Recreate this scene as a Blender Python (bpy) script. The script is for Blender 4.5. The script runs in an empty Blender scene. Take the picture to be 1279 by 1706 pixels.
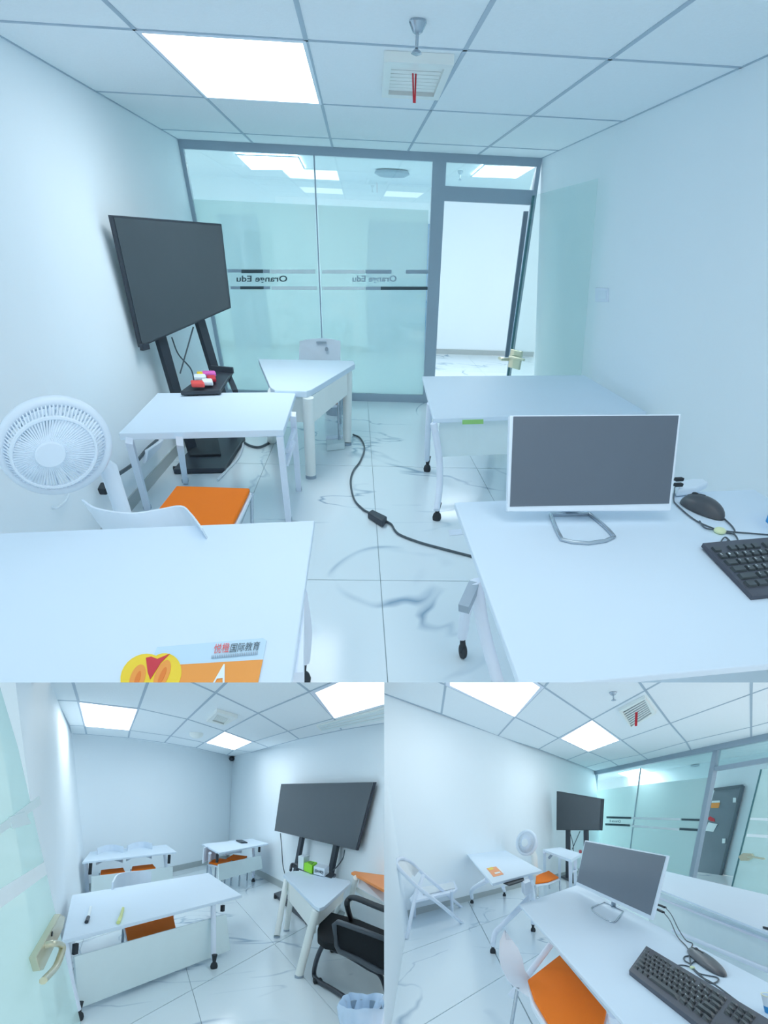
import bpy, bmesh, math, random
from mathutils import Vector as V, Matrix
random.seed(7)
SC = bpy.context.scene
COL = SC.collection

# ------------------------------------------------------------------ camera
# The photograph is a sheet of three views of one classroom. Three sets are built, each a real
# room with its own floor, upright walls, ceiling and furniture; one camera with a shifted lens looks into all three.
PX, PY, F = 640.0, 1250.0, 829.427           # principal point and focal length in pixels of a 1279 x 1706 frame
def rot(yaw, pit, rol):
    cy, sy, cp, sp, cr, sr = math.cos(yaw), math.sin(yaw), math.cos(pit), math.sin(pit), math.cos(rol), math.sin(rol)
    f = V((sy*cp, cy*cp, -sp)); r = V((cy, -sy, 0)); d = f.cross(r)
    return Matrix((cr*r + sr*d, -sr*r + cr*d, f))      # rows: right, down, forward
RA = rot(math.radians(4.017), math.radians(45.460), math.radians(-2.4638))
HA = 1.7824
CAMPOS = V((0, 0, HA))
cd = bpy.data.cameras.new('camera'); cam = bpy.data.objects.new('camera', cd); COL.objects.link(cam)
r_, d_, f_ = RA[0], RA[1], RA[2]
m3 = Matrix((r_, -d_, -f_)).transposed()
cam.matrix_world = Matrix.Translation(CAMPOS) @ m3.to_4x4()
cd.sensor_fit = 'HORIZONTAL'; cd.sensor_width = 36.0
cd.lens = F/1279*36.0
cd.shift_x = (639.5-PX)/1279.0; cd.shift_y = (PY-853.0)/1279.0
cd.clip_start = 0.02; cd.clip_end = 200
SC.camera = cam

# ------------------------------------------------------------------ light of the place
w = bpy.data.worlds.new('world'); SC.world = w; w.use_nodes = True
w.node_tree.nodes['Background'].inputs[0].default_value = (0.85, 0.945, 1.0, 1)
w.node_tree.nodes['Background'].inputs[1].default_value = 1.0
PANEL = 3.0                                   # strength of the ceiling light panels
SC.view_settings.view_transform = 'Standard'
SC.view_settings.look = 'None'
SC.view_settings.gamma = 1.0
SC.view_settings.use_curve_mapping = False
SC.view_settings.exposure = 0.1
try: SC.cycles.diffuse_bounces = 9; SC.cycles.glossy_bounces = 3; SC.cycles.max_bounces = 10; SC.cycles.transparent_max_bounces = 10
except Exception: pass

# ------------------------------------------------------------------ materials
def lin(c):
    return tuple(((x/255)/12.92 if x/255 <= .04045 else ((x/255+.055)/1.055)**2.4) for x in c) + (1,)
MATS = {}
def mat(name, rgb, rough=.5, metal=0, spec=.5, noise=None, bump=None, emit=0):
    if name in MATS: return MATS[name]
    m = bpy.data.materials.new(name); m.use_nodes = True; nt = m.node_tree; b = nt.nodes['Principled BSDF']
    c = lin(rgb); b.inputs['Base Color'].default_value = c
    b.inputs['Roughness'].default_value = rough; b.inputs['Metallic'].default_value = metal
    b.inputs['Specular IOR Level'].default_value = spec
    if emit:
        b.inputs['Emission Color'].default_value = (.90, .965, 1, 1); b.inputs['Emission Strength'].default_value = emit
    tc = nt.nodes.new('ShaderNodeTexCoord')
    sc_, amt = noise if noise else (6, .03)
    n = nt.nodes.new('ShaderNodeTexNoise'); n.inputs['Scale'].default_value = sc_; n.inputs['Detail'].default_value = 4
    nt.links.new(tc.outputs['Object'], n.inputs['Vector'])
    mx = nt.nodes.new('ShaderNodeMix'); mx.data_type = 'RGBA'
    mx.inputs['A'].default_value = tuple(x*(1-amt) for x in c[:3])+(1,); mx.inputs['B'].default_value = tuple(min(1, x*(1+amt)) for x in c[:3])+(1,)
    nt.links.new(n.outputs['Fac'], mx.inputs['Factor']); nt.links.new(mx.outputs['Result'], b.inputs['Base Color'])
    if bump:
        n2 = nt.nodes.new('ShaderNodeTexNoise'); n2.inputs['Scale'].default_value = bump[0]; n2.inputs['Detail'].default_value = 3
        nt.links.new(tc.outputs['Object'], n2.inputs['Vector'])
        bp = nt.nodes.new('ShaderNodeBump'); bp.inputs['Strength'].default_value = bump[1]; bp.inputs['Distance'].default_value = .01
        nt.links.new(n2.outputs['Fac'], bp.inputs['Height']); nt.links.new(bp.outputs['Normal'], b.inputs['Normal'])
    MATS[name] = m; return m

def marble(name, rgb, vein):
    m = mat(name, rgb, .16, spec=.5); nt = m.node_tree; b = nt.nodes['Principled BSDF']
    tc = nt.nodes.new('ShaderNodeTexCoord'); n = nt.nodes.new('ShaderNodeTexNoise')
    n.inputs['Scale'].default_value = .5; n.inputs['Detail'].default_value = 4; n.inputs['Distortion'].default_value = .8
    nt.links.new(tc.outputs['Object'], n.inputs['Vector'])
    s = nt.nodes.new('ShaderNodeMath'); s.operation = 'SUBTRACT'; s.inputs[1].default_value = .5
    a = nt.nodes.new('ShaderNodeMath'); a.operation = 'ABSOLUTE'
    nt.links.new(n.outputs['Fac'], s.inputs[0]); nt.links.new(s.outputs[0], a.inputs[0])
    n3 = nt.nodes.new('ShaderNodeTexNoise'); n3.inputs['Scale'].default_value = .9; nt.links.new(tc.outputs['Object'], n3.inputs['Vector'])
    r2 = nt.nodes.new('ShaderNodeValToRGB'); r2.color_ramp.elements[0].position = .44; r2.color_ramp.elements[1].position = .60
    nt.links.new(n3.outputs['Fac'], r2.inputs['Fac'])
    r = nt.nodes.new('ShaderNodeValToRGB'); e = r.color_ramp.elements
    e[0].position = 0; e[0].color = (1, 1, 1, 1); e[1].position = .012; e[1].color = (0, 0, 0, 1)
    nt.links.new(a.outputs[0], r.inputs['Fac'])
    mu = nt.nodes.new('ShaderNodeMath'); mu.operation = 'MULTIPLY'
    nt.links.new(r.outputs['Color'], mu.inputs[0]); nt.links.new(r2.outputs['Color'], mu.inputs[1])
    mx = nt.nodes.new('ShaderNodeMix'); mx.data_type = 'RGBA'
    mx.inputs['A'].default_value = lin(rgb); mx.inputs['B'].default_value = lin(vein)
    nt.links.new(mu.outputs[0], mx.inputs['Factor']); nt.links.new(mx.outputs['Result'], b.inputs['Base Color'])
    return m

def glass(name, tint, body, haze=.12, gloss=.10, rough=.0):
    m = bpy.data.materials.new(name); m.use_nodes = True; nt = m.node_tree
    for n in list(nt.nodes):
        if n.type != 'OUTPUT_MATERIAL': nt.nodes.remove(n)
    out = [n for n in nt.nodes][0]
    t = nt.nodes.new('ShaderNodeBsdfTransparent'); t.inputs[0].default_value = lin(tint)
    d = nt.nodes.new('ShaderNodeBsdfDiffuse'); d.inputs[0].default_value = lin(body)
    tr = nt.nodes.new('ShaderNodeBsdfTranslucent'); tr.inputs[0].default_value = lin(body)
    dd = nt.nodes.new('ShaderNodeMixShader'); dd.inputs[0].default_value = .5
    nt.links.new(d.outputs[0], dd.inputs[1]); nt.links.new(tr.outputs[0], dd.inputs[2])
    g = nt.nodes.new('ShaderNodeBsdfGlossy'); g.inputs['Roughness'].default_value = rough
    g.inputs[0].default_value = (1, 1, 1, 1)
    m1 = nt.nodes.new('ShaderNodeMixShader'); m1.inputs[0].default_value = haze
    m2 = nt.nodes.new('ShaderNodeMixShader'); m2.inputs[0].default_value = gloss
    nt.links.new(t.outputs[0], m1.inputs[1]); nt.links.new(dd.outputs[0], m1.inputs[2])
    nt.links.new(m1.outputs[0], m2.inputs[1]); nt.links.new(g.outputs[0], m2.inputs[2])
    nt.links.new(m2.outputs[0], out.inputs['Surface']); MATS[name] = m; return m

WALL = mat('painted_wall', (241, 249, 253), .6, spec=.25, noise=(1.2, .015))
CEIL = mat('ceiling_tile', (240, 247, 250), .9, spec=.1, bump=(60, .35), noise=(30, .02))
TBAR = mat('ceiling_bar', (172, 190, 204), .5)
FLOOR = marble('marble_tile', (234, 244, 248), (146, 172, 194))
GROUT = mat('grout', (150, 165, 170), .8)
SKIRT = mat('skirting', (178, 186, 186), .5)
DESK = mat('white_laminate', (222, 236, 248), .5, spec=.3, noise=(3, .01))
DESKEDGE = mat('laminate_edge', (222, 226, 238), .4)
MODEST = mat('modesty_panel', (226, 240, 241), .5)
CREAM = mat('cream_tube', (240, 244, 240), .35)
WMETAL = mat('white_metal', (230, 238, 250), .35)
WPLAS = mat('white_plastic', (230, 240, 250), .35)
ORANGE = mat('orange_fabric', (255, 128, 28), .8, spec=.2, bump=(300, .3))
ORLAM = mat('orange_laminate', (255, 150, 60), .4)
BLACK = mat('black_metal', (52, 60, 70), .45)
BLACKF = mat('black_fabric', (32, 36, 40), .8, spec=.2, bump=(250, .4))
RUBBER = mat('black_rubber', (40, 46, 52), .6)
SCREEN = mat('dark_screen', (74, 82, 88), .25, spec=.6)
MONSCR = mat('monitor_screen', (100, 110, 122), .35, spec=.5)
FRAME = mat('grey_frame', (162, 178, 192), .4)
CHROME = mat('brushed_steel', (185, 198, 208), .25, metal=.7)
GOLD = mat('satin_handle', (216, 212, 186), .25, metal=.55)
KEYB = mat('keyboard_body', (70, 74, 86), .45)
KEY = mat('keyboard_key', (58, 66, 70), .4)
MOUSE = mat('mouse_body', (74, 78, 84), .35)
CABLE = mat('cable_black', (78, 90, 98), .5)
WCABLE = mat('cable_white', (225, 235, 242), .5)
RED = mat('red_ribbon', (214, 52, 66), .6)
GREYBIN = mat('grey_bin', (160, 176, 190), .5)
INK = mat('dark_print', (72, 88, 96), .6)
WHITEINK = mat('white_print', (238, 246, 248), .6)
REDINK = mat('red_print', (236, 84, 80), .6)
YEL = mat('yellow_print', (252, 214, 46), .5)
ORP = mat('orange_print', (250, 160, 66), .5)
LIME = mat('lime_box', (160, 236, 50), .5)
PINK = mat('pink_pack', (240, 110, 200), .5)
TIE = mat('cable_tie', (226, 236, 190), .5)
BLUEP = mat('blue_print', (50, 150, 215), .5)
GREENL = mat('green_label', (150, 205, 120), .6)
DARKDOOR = mat('dark_door', (118, 132, 142), .5, noise=(2.5, .08))
BLUEDOOR = mat('blue_door', (104, 152, 194), .6, noise=(2, .05))
GLASSC = glass('clear_glass', (240, 250, 250), (222, 244, 246), .10, .09)
FILM = glass('frosted_film', (240, 249, 248), (238, 248, 247), .50, .05, .05)
DOORGL = glass('door_glass', (232, 247, 246), (232, 247, 246), .50, .05, .02)
GREENG = glass('green_glass', (247, 252, 251), (238, 248, 246), .05, .02, .0)

# ------------------------------------------------------------------ rooms
def camray(u, v): return V(((u-PX)/F, (v-PY)/F, 1.0))
class Room:
    def __init__(s, key, R, h):            # R: room axes -> camera axes (right, down, forward)
        s.key, s.R, s.h = key, R, h
        W = RA.transposed() @ R
        s.M = Matrix.Translation(CAMPOS) @ W.to_4x4() @ Matrix.Translation(V((0, 0, -h)))
        s.o = V((0, 0, h))
    def ray(s, u, v): return s.R.transposed() @ camray(u, v)
    def at(s, u, v, z=0.0):
        d = s.ray(u, v); return s.o + d*((z-s.h)/d.z)
    def on(s, u, v, p, n):
        d = s.ray(u, v); return s.o + d*((p-s.o).dot(n)/d.dot(n))
def horizon_room(key, a, b, c, h):
    n = camray(*a).cross(camray(*b)).normalized()
    if n.y > 0: n = -n
    d = camray(*c); y = (d - n*d.dot(n)).normalized(); x = y.cross(n)
    return Room(key, Matrix((x, y, n)).transposed(), h)
A = Room('A', RA.copy(), HA)
B = horizon_room('B', (0, 1307), (640, 1321), (320, 1421), 1.752)
C = horizon_room('C', (800, 1374), (1245, 1377), (960, 1421), 1.09)
WHERE = {'A': 'in the large top view', 'B': 'in the lower left view', 'C': 'in the lower right view'}

# ------------------------------------------------------------------ mesh helpers
class MB:
    def __init__(s): s.bm = bmesh.new(); s.flat = False
    def prism(s, pts, vec, bev=0):
        bm = s.bm; vec = V(vec); t = bmesh.new(); s.flat = True
        a = [t.verts.new(V(p)) for p in pts]; b = [t.verts.new(V(p)+vec) for p in pts]; n = len(pts)
        t.faces.new(a); t.faces.new(list(reversed(b)))
        for i in range(n): t.faces.new((a[i], b[i], b[(i+1) % n], a[(i+1) % n]))
        bmesh.ops.recalc_face_normals(t, faces=t.faces)
        if bev: bmesh.ops.bevel(t, geom=list(t.edges), offset=bev, segments=2, profile=.5, affect='EDGES', clamp_overlap=True)
        s.join(t); return s
    def join(s, t):
        me = bpy.data.meshes.new('tmp'); t.to_mesh(me); t.free(); s.bm.from_mesh(me); bpy.data.meshes.remove(me)
    def bar(s, p, q, wd, hg, up=(0, 0, 1), bev=0):
        p, q = V(p), V(q); d = (q-p).normalized(); u = V(up)
        if abs(d.dot(u)) > .98: u = V((0, 1, 0))
        x = d.cross(u).normalized(); y = x.cross(d).normalized()
        s.prism([p+x*wd/2+y*hg/2, p-x*wd/2+y*hg/2, p-x*wd/2-y*hg/2, p+x*wd/2-y*hg/2], q-p, bev); return s
    def tube(s, path, r, n=8, closed=False):
        path = [V(p) for p in path]; bm = s.bm; L = len(path); rings = []
        rr = r if isinstance(r, (list, tuple)) else [r]*L
        prev = None
        for i, p in enumerate(path):
            if closed: d = path[(i+1) % L]-path[i-1]
            else: d = path[min(i+1, L-1)]-path[max(i-1, 0)]
            d.normalize()
            if prev is None:
                u = V((0, 0, 1)) if abs(d.z) < .9 else V((1, 0, 0))
                x = d.cross(u).normalized()
            else: x = (prev - d*prev.dot(d)).normalized()
            prev = x; y = d.cross(x)
            rings.append([bm.verts.new(p + (x*math.cos(2*math.pi*k/n) + y*math.sin(2*math.pi*k/n))*rr[i]) for k in range(n)])
        m = L if closed else L-1
        for i in range(m):
            a, b = rings[i], rings[(i+1) % L]
            for k in range(n): bm.faces.new((a[k], a[(k+1) % n], b[(k+1) % n], b[k]))
        if not closed:
            bm.faces.new(list(reversed(rings[0]))); bm.faces.new(rings[-1])
        return s
    def grid(s, rows, th=None):                # rows of points -> sheet with thickness vector th
        bm = s.bm; f = [[bm.verts.new(V(p)) for p in r] for r in rows]
        b = [[bm.verts.new(V(p)+V(th)) for p in r] for r in rows]
        R, K = len(rows), len(rows[0])
        for i in range(R-1):
            for k in range(K-1):
                bm.faces.new((f[i][k], f[i][k+1], f[i+1][k+1], f[i+1][k])); bm.faces.new((b[i][k], b[i+1][k], b[i+1][k+1], b[i][k+1]))
        for i in range(R-1):
            bm.faces.new((f[i][0], f[i+1][0], b[i+1][0], b[i][0])); bm.faces.new((f[i][-1], b[i][-1], b[i+1][-1], f[i+1][-1]))
        for k in range(K-1):
            bm.faces.new((f[0][k], b[0][k], b[0][k+1], f[0][k+1])); bm.faces.new((f[-1][k], f[-1][k+1], b[-1][k+1], b[-1][k]))
        return s
    def blob(s, c, x, y, z, seg=20, rings=12, cut=-1.0):
        bm = s.bm; c, x, y, z = V(c), V(x), V(y), V(z); rows = []
        for i in range(rings+1):
            t = math.pi*i/rings; h = max(math.cos(t), cut)
            rows.append([bm.verts.new(c + z*h + (x*math.cos(2*math.pi*k/seg)+y*math.sin(2*math.pi*k/seg))*max(math.sin(t), 1e-4)) for k in range(seg)])
        for i in range(rings):
            for k in range(seg): bm.faces.new((rows[i][k], rows[i+1][k], rows[i+1][(k+1) % seg], rows[i][(k+1) % seg]))
        return s
    def lathe(s, c, prof, ax=(0, 0, 1), n=24):
        bm = s.bm; ax = V(ax).normalized(); u = V((1, 0, 0)) if abs(ax.x) < .9 else V((0, 1, 0)); x = ax.cross(u).normalized(); y = ax.cross(x); c = V(c)
        rings = [[bm.verts.new(c + ax*h + (x*math.cos(2*math.pi*k/n)+y*math.sin(2*math.pi*k/n))*max(r, 1e-4)) for k in range(n)] for r, h in prof]
        for a, b in zip(rings[:-1], rings[1:]):
            for k in range(n): bm.faces.new((a[k], a[(k+1) % n], b[(k+1) % n], b[k]))
        bm.faces.new(list(reversed(rings[0]))); bm.faces.new(rings[-1]); return s

ROOMOF, BASE = {}, {}
def mesh_obj(room, name, mb, m, parent=None, base=None, smooth=True):
    bm = mb.bm
    bmesh.ops.recalc_face_normals(bm, faces=bm.faces)
    if parent is not None: base = BASE[parent]
    elif base is None:
        n = max(1, len(bm.verts)); c = sum((v.co for v in bm.verts), V())/n; zmin = min(v.co.z for v in bm.verts); base = V((c.x, c.y, zmin))
    for v in bm.verts: v.co -= base
    me = bpy.data.meshes.new(name); bm.to_mesh(me); bm.free()
    if smooth and not mb.flat: me.shade_smooth(); me.set_sharp_from_angle(angle=math.radians(50))
    me.materials.append(m)
    o = bpy.data.objects.new(name, me); COL.objects.link(o)
    if parent is not None: o.parent = parent
    else: o.matrix_world = room.M @ Matrix.Translation(base)
    BASE[o] = base; ROOMOF[o] = room
    return o
def thing(room, name, label, cat, base, group=None):
    o = bpy.data.objects.new(name, None); COL.objects.link(o); o.empty_display_size = .05
    o.matrix_world = room.M @ Matrix.Translation(V(base)); o['label'] = label; o['category'] = cat
    if group: o['group'] = group
    BASE[o] = V(base); ROOMOF[o] = room; return o
def tag(o, label, cat, group=None):
    o['label'] = label; o['category'] = cat
    if group: o['group'] = group
    return o
def struct(room, name, mb, m, label=None, parent=None, base=V((0, 0, 0)), smooth=False):
    o = mesh_obj(room, name, mb, m, parent, base, smooth)
    if parent is None:
        o['kind'] = 'structure'
        if label: o['label'] = label
    return o
def lerp(a, b, t): return a + (b-a)*t
def bil(q, s, t): return lerp(lerp(q[0], q[1], s), lerp(q[3], q[2], s), t)
def spline(pts, n=8):
    pts = [V(p) for p in pts]; P = [pts[0]*2-pts[1]] + pts + [pts[-1]*2-pts[-2]]; out = []
    for i in range(1, len(P)-2):
        for k in range(n):
            t = k/n; a, b, c, d = P[i-1], P[i], P[i+1], P[i+2]
            out.append(.5*((2*b) + (c-a)*t + (2*a-5*b+4*c-d)*t*t + (3*b-3*c+d-a)*t**3))
    out.append(pts[-1]); return out
def inset(q, d):
    c = sum(q, V())/len(q); return [p + (c-p).normalized()*d for p in q]

_txt = {}
def text_mb(s, O, X, Y, nrm, mirror=False, off=.002):
    """Flat lettering: text s fitted into the parallelogram O, O+X, O+Y."""
    key = s
    if key not in _txt:
        cu = bpy.data.curves.new('lettering', 'FONT'); cu.body = s; cu.resolution_u = 3; cu.offset = .018 if s.isascii() and len(s) > 3 else 0
        ob = bpy.data.objects.new('lettering_tmp', cu); COL.objects.link(ob)
        me = bpy.data.meshes.new_from_object(ob.evaluated_get(bpy.context.evaluated_depsgraph_get()))
        vs = [v.co.copy() for v in me.vertices]; fs = [tuple(p.vertices) for p in me.polygons]
        bpy.data.objects.remove(ob); bpy.data.curves.remove(cu); bpy.data.meshes.remove(me)
        x0, x1 = min(v.x for v in vs), max(v.x for v in vs); y0, y1 = min(v.y for v in vs), max(v.y for v in vs)
        _txt[key] = ([((v.x-x0)/(x1-x0), (v.y-y0)/(y1-y0)) for v in vs], fs)
    vs, fs = _txt[key]; mb = MB(); nn = V(nrm).normalized()*off
    bv = [mb.bm.verts.new(O + X*((1-a) if mirror else a) + Y*b + nn) for a, b in vs]
    for f in fs:
        try: mb.bm.faces.new([bv[i] for i in f])
        except ValueError: pass
    return mb

# ------------------------------------------------------------------ shell helpers
def wall(room, name, top0, top1, bot1, bot0, label, th=.08, out=None):
    q = [V(p) for p in (top0, top1, bot1, bot0)]
    n = (q[1]-q[0]).cross(q[3]-q[0]).normalized()
    c = sum(q, V())/4
    if n.dot(c-room.o) < 0: n = -n
    mb = MB(); mb.grid([[q[0], q[1]], [q[3], q[2]]], n*th)
    return struct(room, name, mb, WALL, label)
def skirting(room, name, p, q, h=.09, label=None):
    p, q = V(p), V(q); n = (q-p).cross(V((0, 0, 1))).normalized()
    if n.dot(room.o-p) < 0: n = -n
    mb = MB().prism([p+n*.0, q+n*.0, q+n*.015, p+n*.015], (0, 0, h))
    return struct(room, name, mb, SKIRT, label)
def clipmb(mb, planes):                        # keep the side each normal points to
    bm = mb.bm
    for p, n in planes:
        g = list(bm.verts)+list(bm.edges)+list(bm.faces)
        r = bmesh.ops.bisect_plane(bm, geom=g, plane_co=p, plane_no=n, clear_inner=True, dist=1e-6)
        ed = [e for e in r['geom_cut'] if isinstance(e, bmesh.types.BMEdge)]
        if ed and bm.faces: bmesh.ops.holes_fill(bm, edges=[e for e in bm.edges if e.is_boundary], sides=0)
    return mb
def ceiling(room, node, I, J, skip, planes, z, bw, label):
    """Suspended ceiling: hidden slab, tee bars, and a tile in each cell."""
    cs = [node(I[0], J[0]), node(I[-1], J[0]), node(I[-1], J[-1]), node(I[0], J[-1])]
    slab = MB().prism([V((p.x, p.y, z+.05)) for p in cs], (0, 0, .03)); clipmb(slab, planes)
    c = struct(room, 'ceiling', slab, CEIL, label)
    for i in range(len(I)-1):
        for j in range(len(J)-1):
            if (I[i], J[j]) in skip: continue
            q = [node(I[i], J[j]), node(I[i+1], J[j]), node(I[i+1], J[j+1]), node(I[i], J[j+1])]
            q = [V((p.x, p.y, z)) for p in inset(q, bw*.55)]
            mb = clipmb(MB().prism(q, (0, 0, .02)), planes)
            if mb.bm.faces: mesh_obj(room, 'ceiling_tile', mb, CEIL, c, smooth=False)
            else: mb.bm.free()
    def line(ps):
        mb = MB()
        for a, b in zip(ps[:-1], ps[1:]): mb.bar(V((a.x, a.y, z+.002)), V((b.x, b.y, z+.002)), bw, .012)
        clipmb(mb, planes)
        if mb.bm.faces: mesh_obj(room, 'ceiling_bar', mb, TBAR, c, smooth=False)
        else: mb.bm.free()
    for i in I: line([node(i, j) for j in J])
    for j in J: line([node(i, j) for i in I])
    return c
def panel_light(room, q, z, label, group, power=3.0):
    q = [V((p.x, p.y, z)) for p in q]; c = sum(q, V())/4
    t = thing(room, 'ceiling_light', label, 'ceiling light', V((c.x, c.y, z-.012)), group)
    inn = inset(q, .05); mb = MB()
    for k in range(4):
        a, b, d, e = q[k], q[(k+1) % 4], inn[(k+1) % 4], inn[k]
        mb.prism([a, b, d, e], (0, 0, -.012))
    mesh_obj(room, 'frame', mb, WMETAL, t, smooth=False)
    mesh_obj(room, 'diffuser', MB().prism(inset(q, .045), (0, 0, -.008)), mat('lit_panel_%g' % power, (255, 255, 255), .5, emit=power), t, smooth=False)
    return t
def vent(room, px, z, label, slats=8):
    q = [room.at(u, v, z) for u, v in px]; c = sum(q, V())/4
    t = thing(room, 'ceiling_vent', label, 'air vent', V((c.x, c.y, z-.03)))
    inn = inset(q, (q[0]-q[2]).length*.11); mb = MB()
    for k in range(4): mb.prism([q[k], q[(k+1) % 4], inn[(k+1) % 4], inn[k]], (0, 0, -.04))
    mesh_obj(room, 'frame', mb, CREAM, t, smooth=False)
    mesh_obj(room, 'backing', MB().prism([p+V((0, 0, -.004)) for p in inn], (0, 0, -.004)), mat('vent_shadow', (120, 130, 134), .8), t, smooth=False)
    for k in range(slats):
        a = lerp(inn[0], inn[3], (k+.5)/slats); b = lerp(inn[1], inn[2], (k+.5)/slats); dv = (inn[3]-inn[0])*(.17/slats)
        mesh_obj(room, 'slat', MB().prism([a-dv+V((0, 0, -.012)), b-dv+V((0, 0, -.012)), b+dv+V((0, 0, -.020)), a+dv+V((0, 0, -.020))], (0, 0, -.004)), CREAM, t, smooth=False)
    return t
def ribbon(room, px, z, label, n=2, wd=.02):
    mb = MB()
    for k in range(n):
        p = room.at(px[0][0]+(k-.5*(n-1))*5, px[0][1], z)
        fwd = V((room.ray(*px[0]).x, room.ray(*px[0]).y, 0)).normalized()
        q = room.on(px[1][0]+(k-.5*(n-1))*2, px[1][1], p, fwd)
        x = fwd.cross(V((0, 0, 1)))
        path = [lerp(p, q, t)+fwd*.01*math.sin(t*5+k) for t in [i/6 for i in range(7)]]
        mb.grid([[a-x*wd/2, a+x*wd/2] for a in path], fwd*.002)
    return tag(mesh_obj(room, 'ribbon', mb, RED), label, 'ribbon')
def sprinkler(room, px, z, s, label):
    p = room.at(*px, z); t = thing(room, 'sprinkler', label, 'sprinkler', p+V((0, 0, -.13*s)))
    mesh_obj(room, 'escutcheon', MB().lathe(p, [(.05*s, 0), (.055*s, -.01*s), (.03*s, -.045*s), (.018*s, -.05*s)]), CHROME, t)
    mesh_obj(room, 'pipe', MB().tube([p+V((0, 0, -.045*s)), p+V((0, 0, -.10*s))], .010*s), CHROME, t)
    mesh_obj(room, 'deflector', MB().lathe(p, [(.006*s, -.10*s), (.03*s, -.115*s), (.034*s, -.122*s), (.006*s, -.13*s)]), CHROME, t)
    return t
def floor_tiles(room, node, I, J, planes, extra=None, label=None):
    cs = [node(I[0], J[0]), node(I[-1], J[0]), node(I[-1], J[-1]), node(I[0], J[-1])]
    slab = MB().prism([V((p.x, p.y, -.006)) for p in cs], (0, 0, -.08)); clipmb(slab, planes)
    c = struct(room, 'floor', slab, GROUT, label)
    for i in range(len(I)-1):
        for j in range(len(J)-1):
            q = [V((p.x, p.y, 0)) for p in inset([node(I[i], J[j]), node(I[i+1], J[j]), node(I[i+1], J[j+1]), node(I[i], J[j+1])], .007)]
            mb = clipmb(MB().prism(q, (0, 0, -.02)), planes)
            if mb.bm.faces: mesh_obj(room, 'floor_tile', mb, FLOOR, c, smooth=False)
            else: mb.bm.free()
    return c

# ------------------------------------------------------------------ furniture helpers
def slab_part(room, t, name, pts, th, m, bev=.006):
    return mesh_obj(room, name, MB().prism(pts, (0, 0, -th), bev), m, t)
def foot_part(room, t, p, s=1.0):
    mb = MB().lathe(V((p.x, p.y, 0)), [(.032*s, 0), (.036*s, .02*s), (.03*s, .045*s), (.016*s, .06*s), (.024*s, .11*s), (.028*s, .13*s)], n=14)
    return mesh_obj(room, 'foot', mb, RUBBER, t)
def tv_part(room, t, q, th, back, scr_in=.02, m=None):
    """Flat screen slab with thin bezel; q = tl,tr,br,bl on the front face, back = vector away from the viewer."""
    b = mesh_obj(room, 'screen_housing', MB().prism(q, back*th, .004), BLACK if m is None else m, t)
    return b
def oriented(q, room):
    n = (q[1]-q[0]).cross(q[3]-q[0]).normalized()
    c = sum(q, V())/4
    return n if n.dot(c-room.o) > 0 else -n

# ================================================================== TOP VIEW (A): looking at the glass partition
XS = [-2.1593, -1.2547, -.2840, .6491, 1.5260, 2.3459]
YS = [9.6584, 8.8710, 6.8937, 4.9873, 3.05, 1.1, -.85]
XR0 = 2.88                                      # right wall foot
ZC = 2.6; UPZ = V((0, 0, .09))
nodeA = lambda i, j: V((XS[i], YS[j], ZC))
ceiling(A, nodeA, list(range(6)), list(range(7)), {(1, 2), (1, 4), (3, 4)}, [], ZC, .026, 'suspended ceiling of white square tiles in the large top view')
panel_light(A, [nodeA(1, 2), nodeA(2, 2), nodeA(2, 3), nodeA(1, 3)], ZC+.006, 'square lit ceiling panel left of the vent in the large top view', 'ceiling panels of the top view', PANEL*1.7)
for i, sd in ((1, 'left'), (3, 'right')):
    panel_light(A, [nodeA(i, 4), nodeA(i+1, 4), nodeA(i+1, 5), nodeA(i, 5)], ZC+.006, 'lit ceiling panel above the front %s desk of the top view' % sd, 'ceiling panels of the top view', PANEL*.6)
vent(A, [(640, 84), (757, 90), (731, 153), (636, 148)], ZC-.001, 'cream square ceiling vent above two red ribbons in the large top view')
ribbon(A, [(690, 122), (690, 172)], ZC-.03, 'pair of red ribbons hanging from the ceiling vent in the large top view', wd=.011)
sprinkler(A, (696, 33), ZC, .85, 'chrome sprinkler head hanging from the ceiling in the large top view')

wall(A, 'wall_left', (XS[0], -.6, ZC), (XS[0], YS[0], ZC), (XS[0]+.08, YS[0], 0), (XS[0]+.08, -.6, 0), 'plain pale wall behind the television in the large top view')
wall(A, 'wall_right', (XS[5], YS[0], ZC), (XS[5], -.6, ZC), (XR0, -.6, 0), (XR0, YS[0], 0), 'plain pale wall beside the desks on the right of the top view')
skirting(A, 'baseboard_left', (XS[0]+.075, 2.0, 0), (XS[0]+.075, YS[0], 0), .10, 'grey skirting under the left wall of the top view')
JX = [-2.3, -1.04, .165, 1.37, 2.57, 3.2]; JY = [-.2, .75, 3.55, 6.3, 9.66, 12.6, 15.2]
floor_tiles(A, lambda i, j: V((JX[i], JY[j], 0)), list(range(6)), list(range(7)), [], label='white marble tile floor of the large top view')

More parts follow.
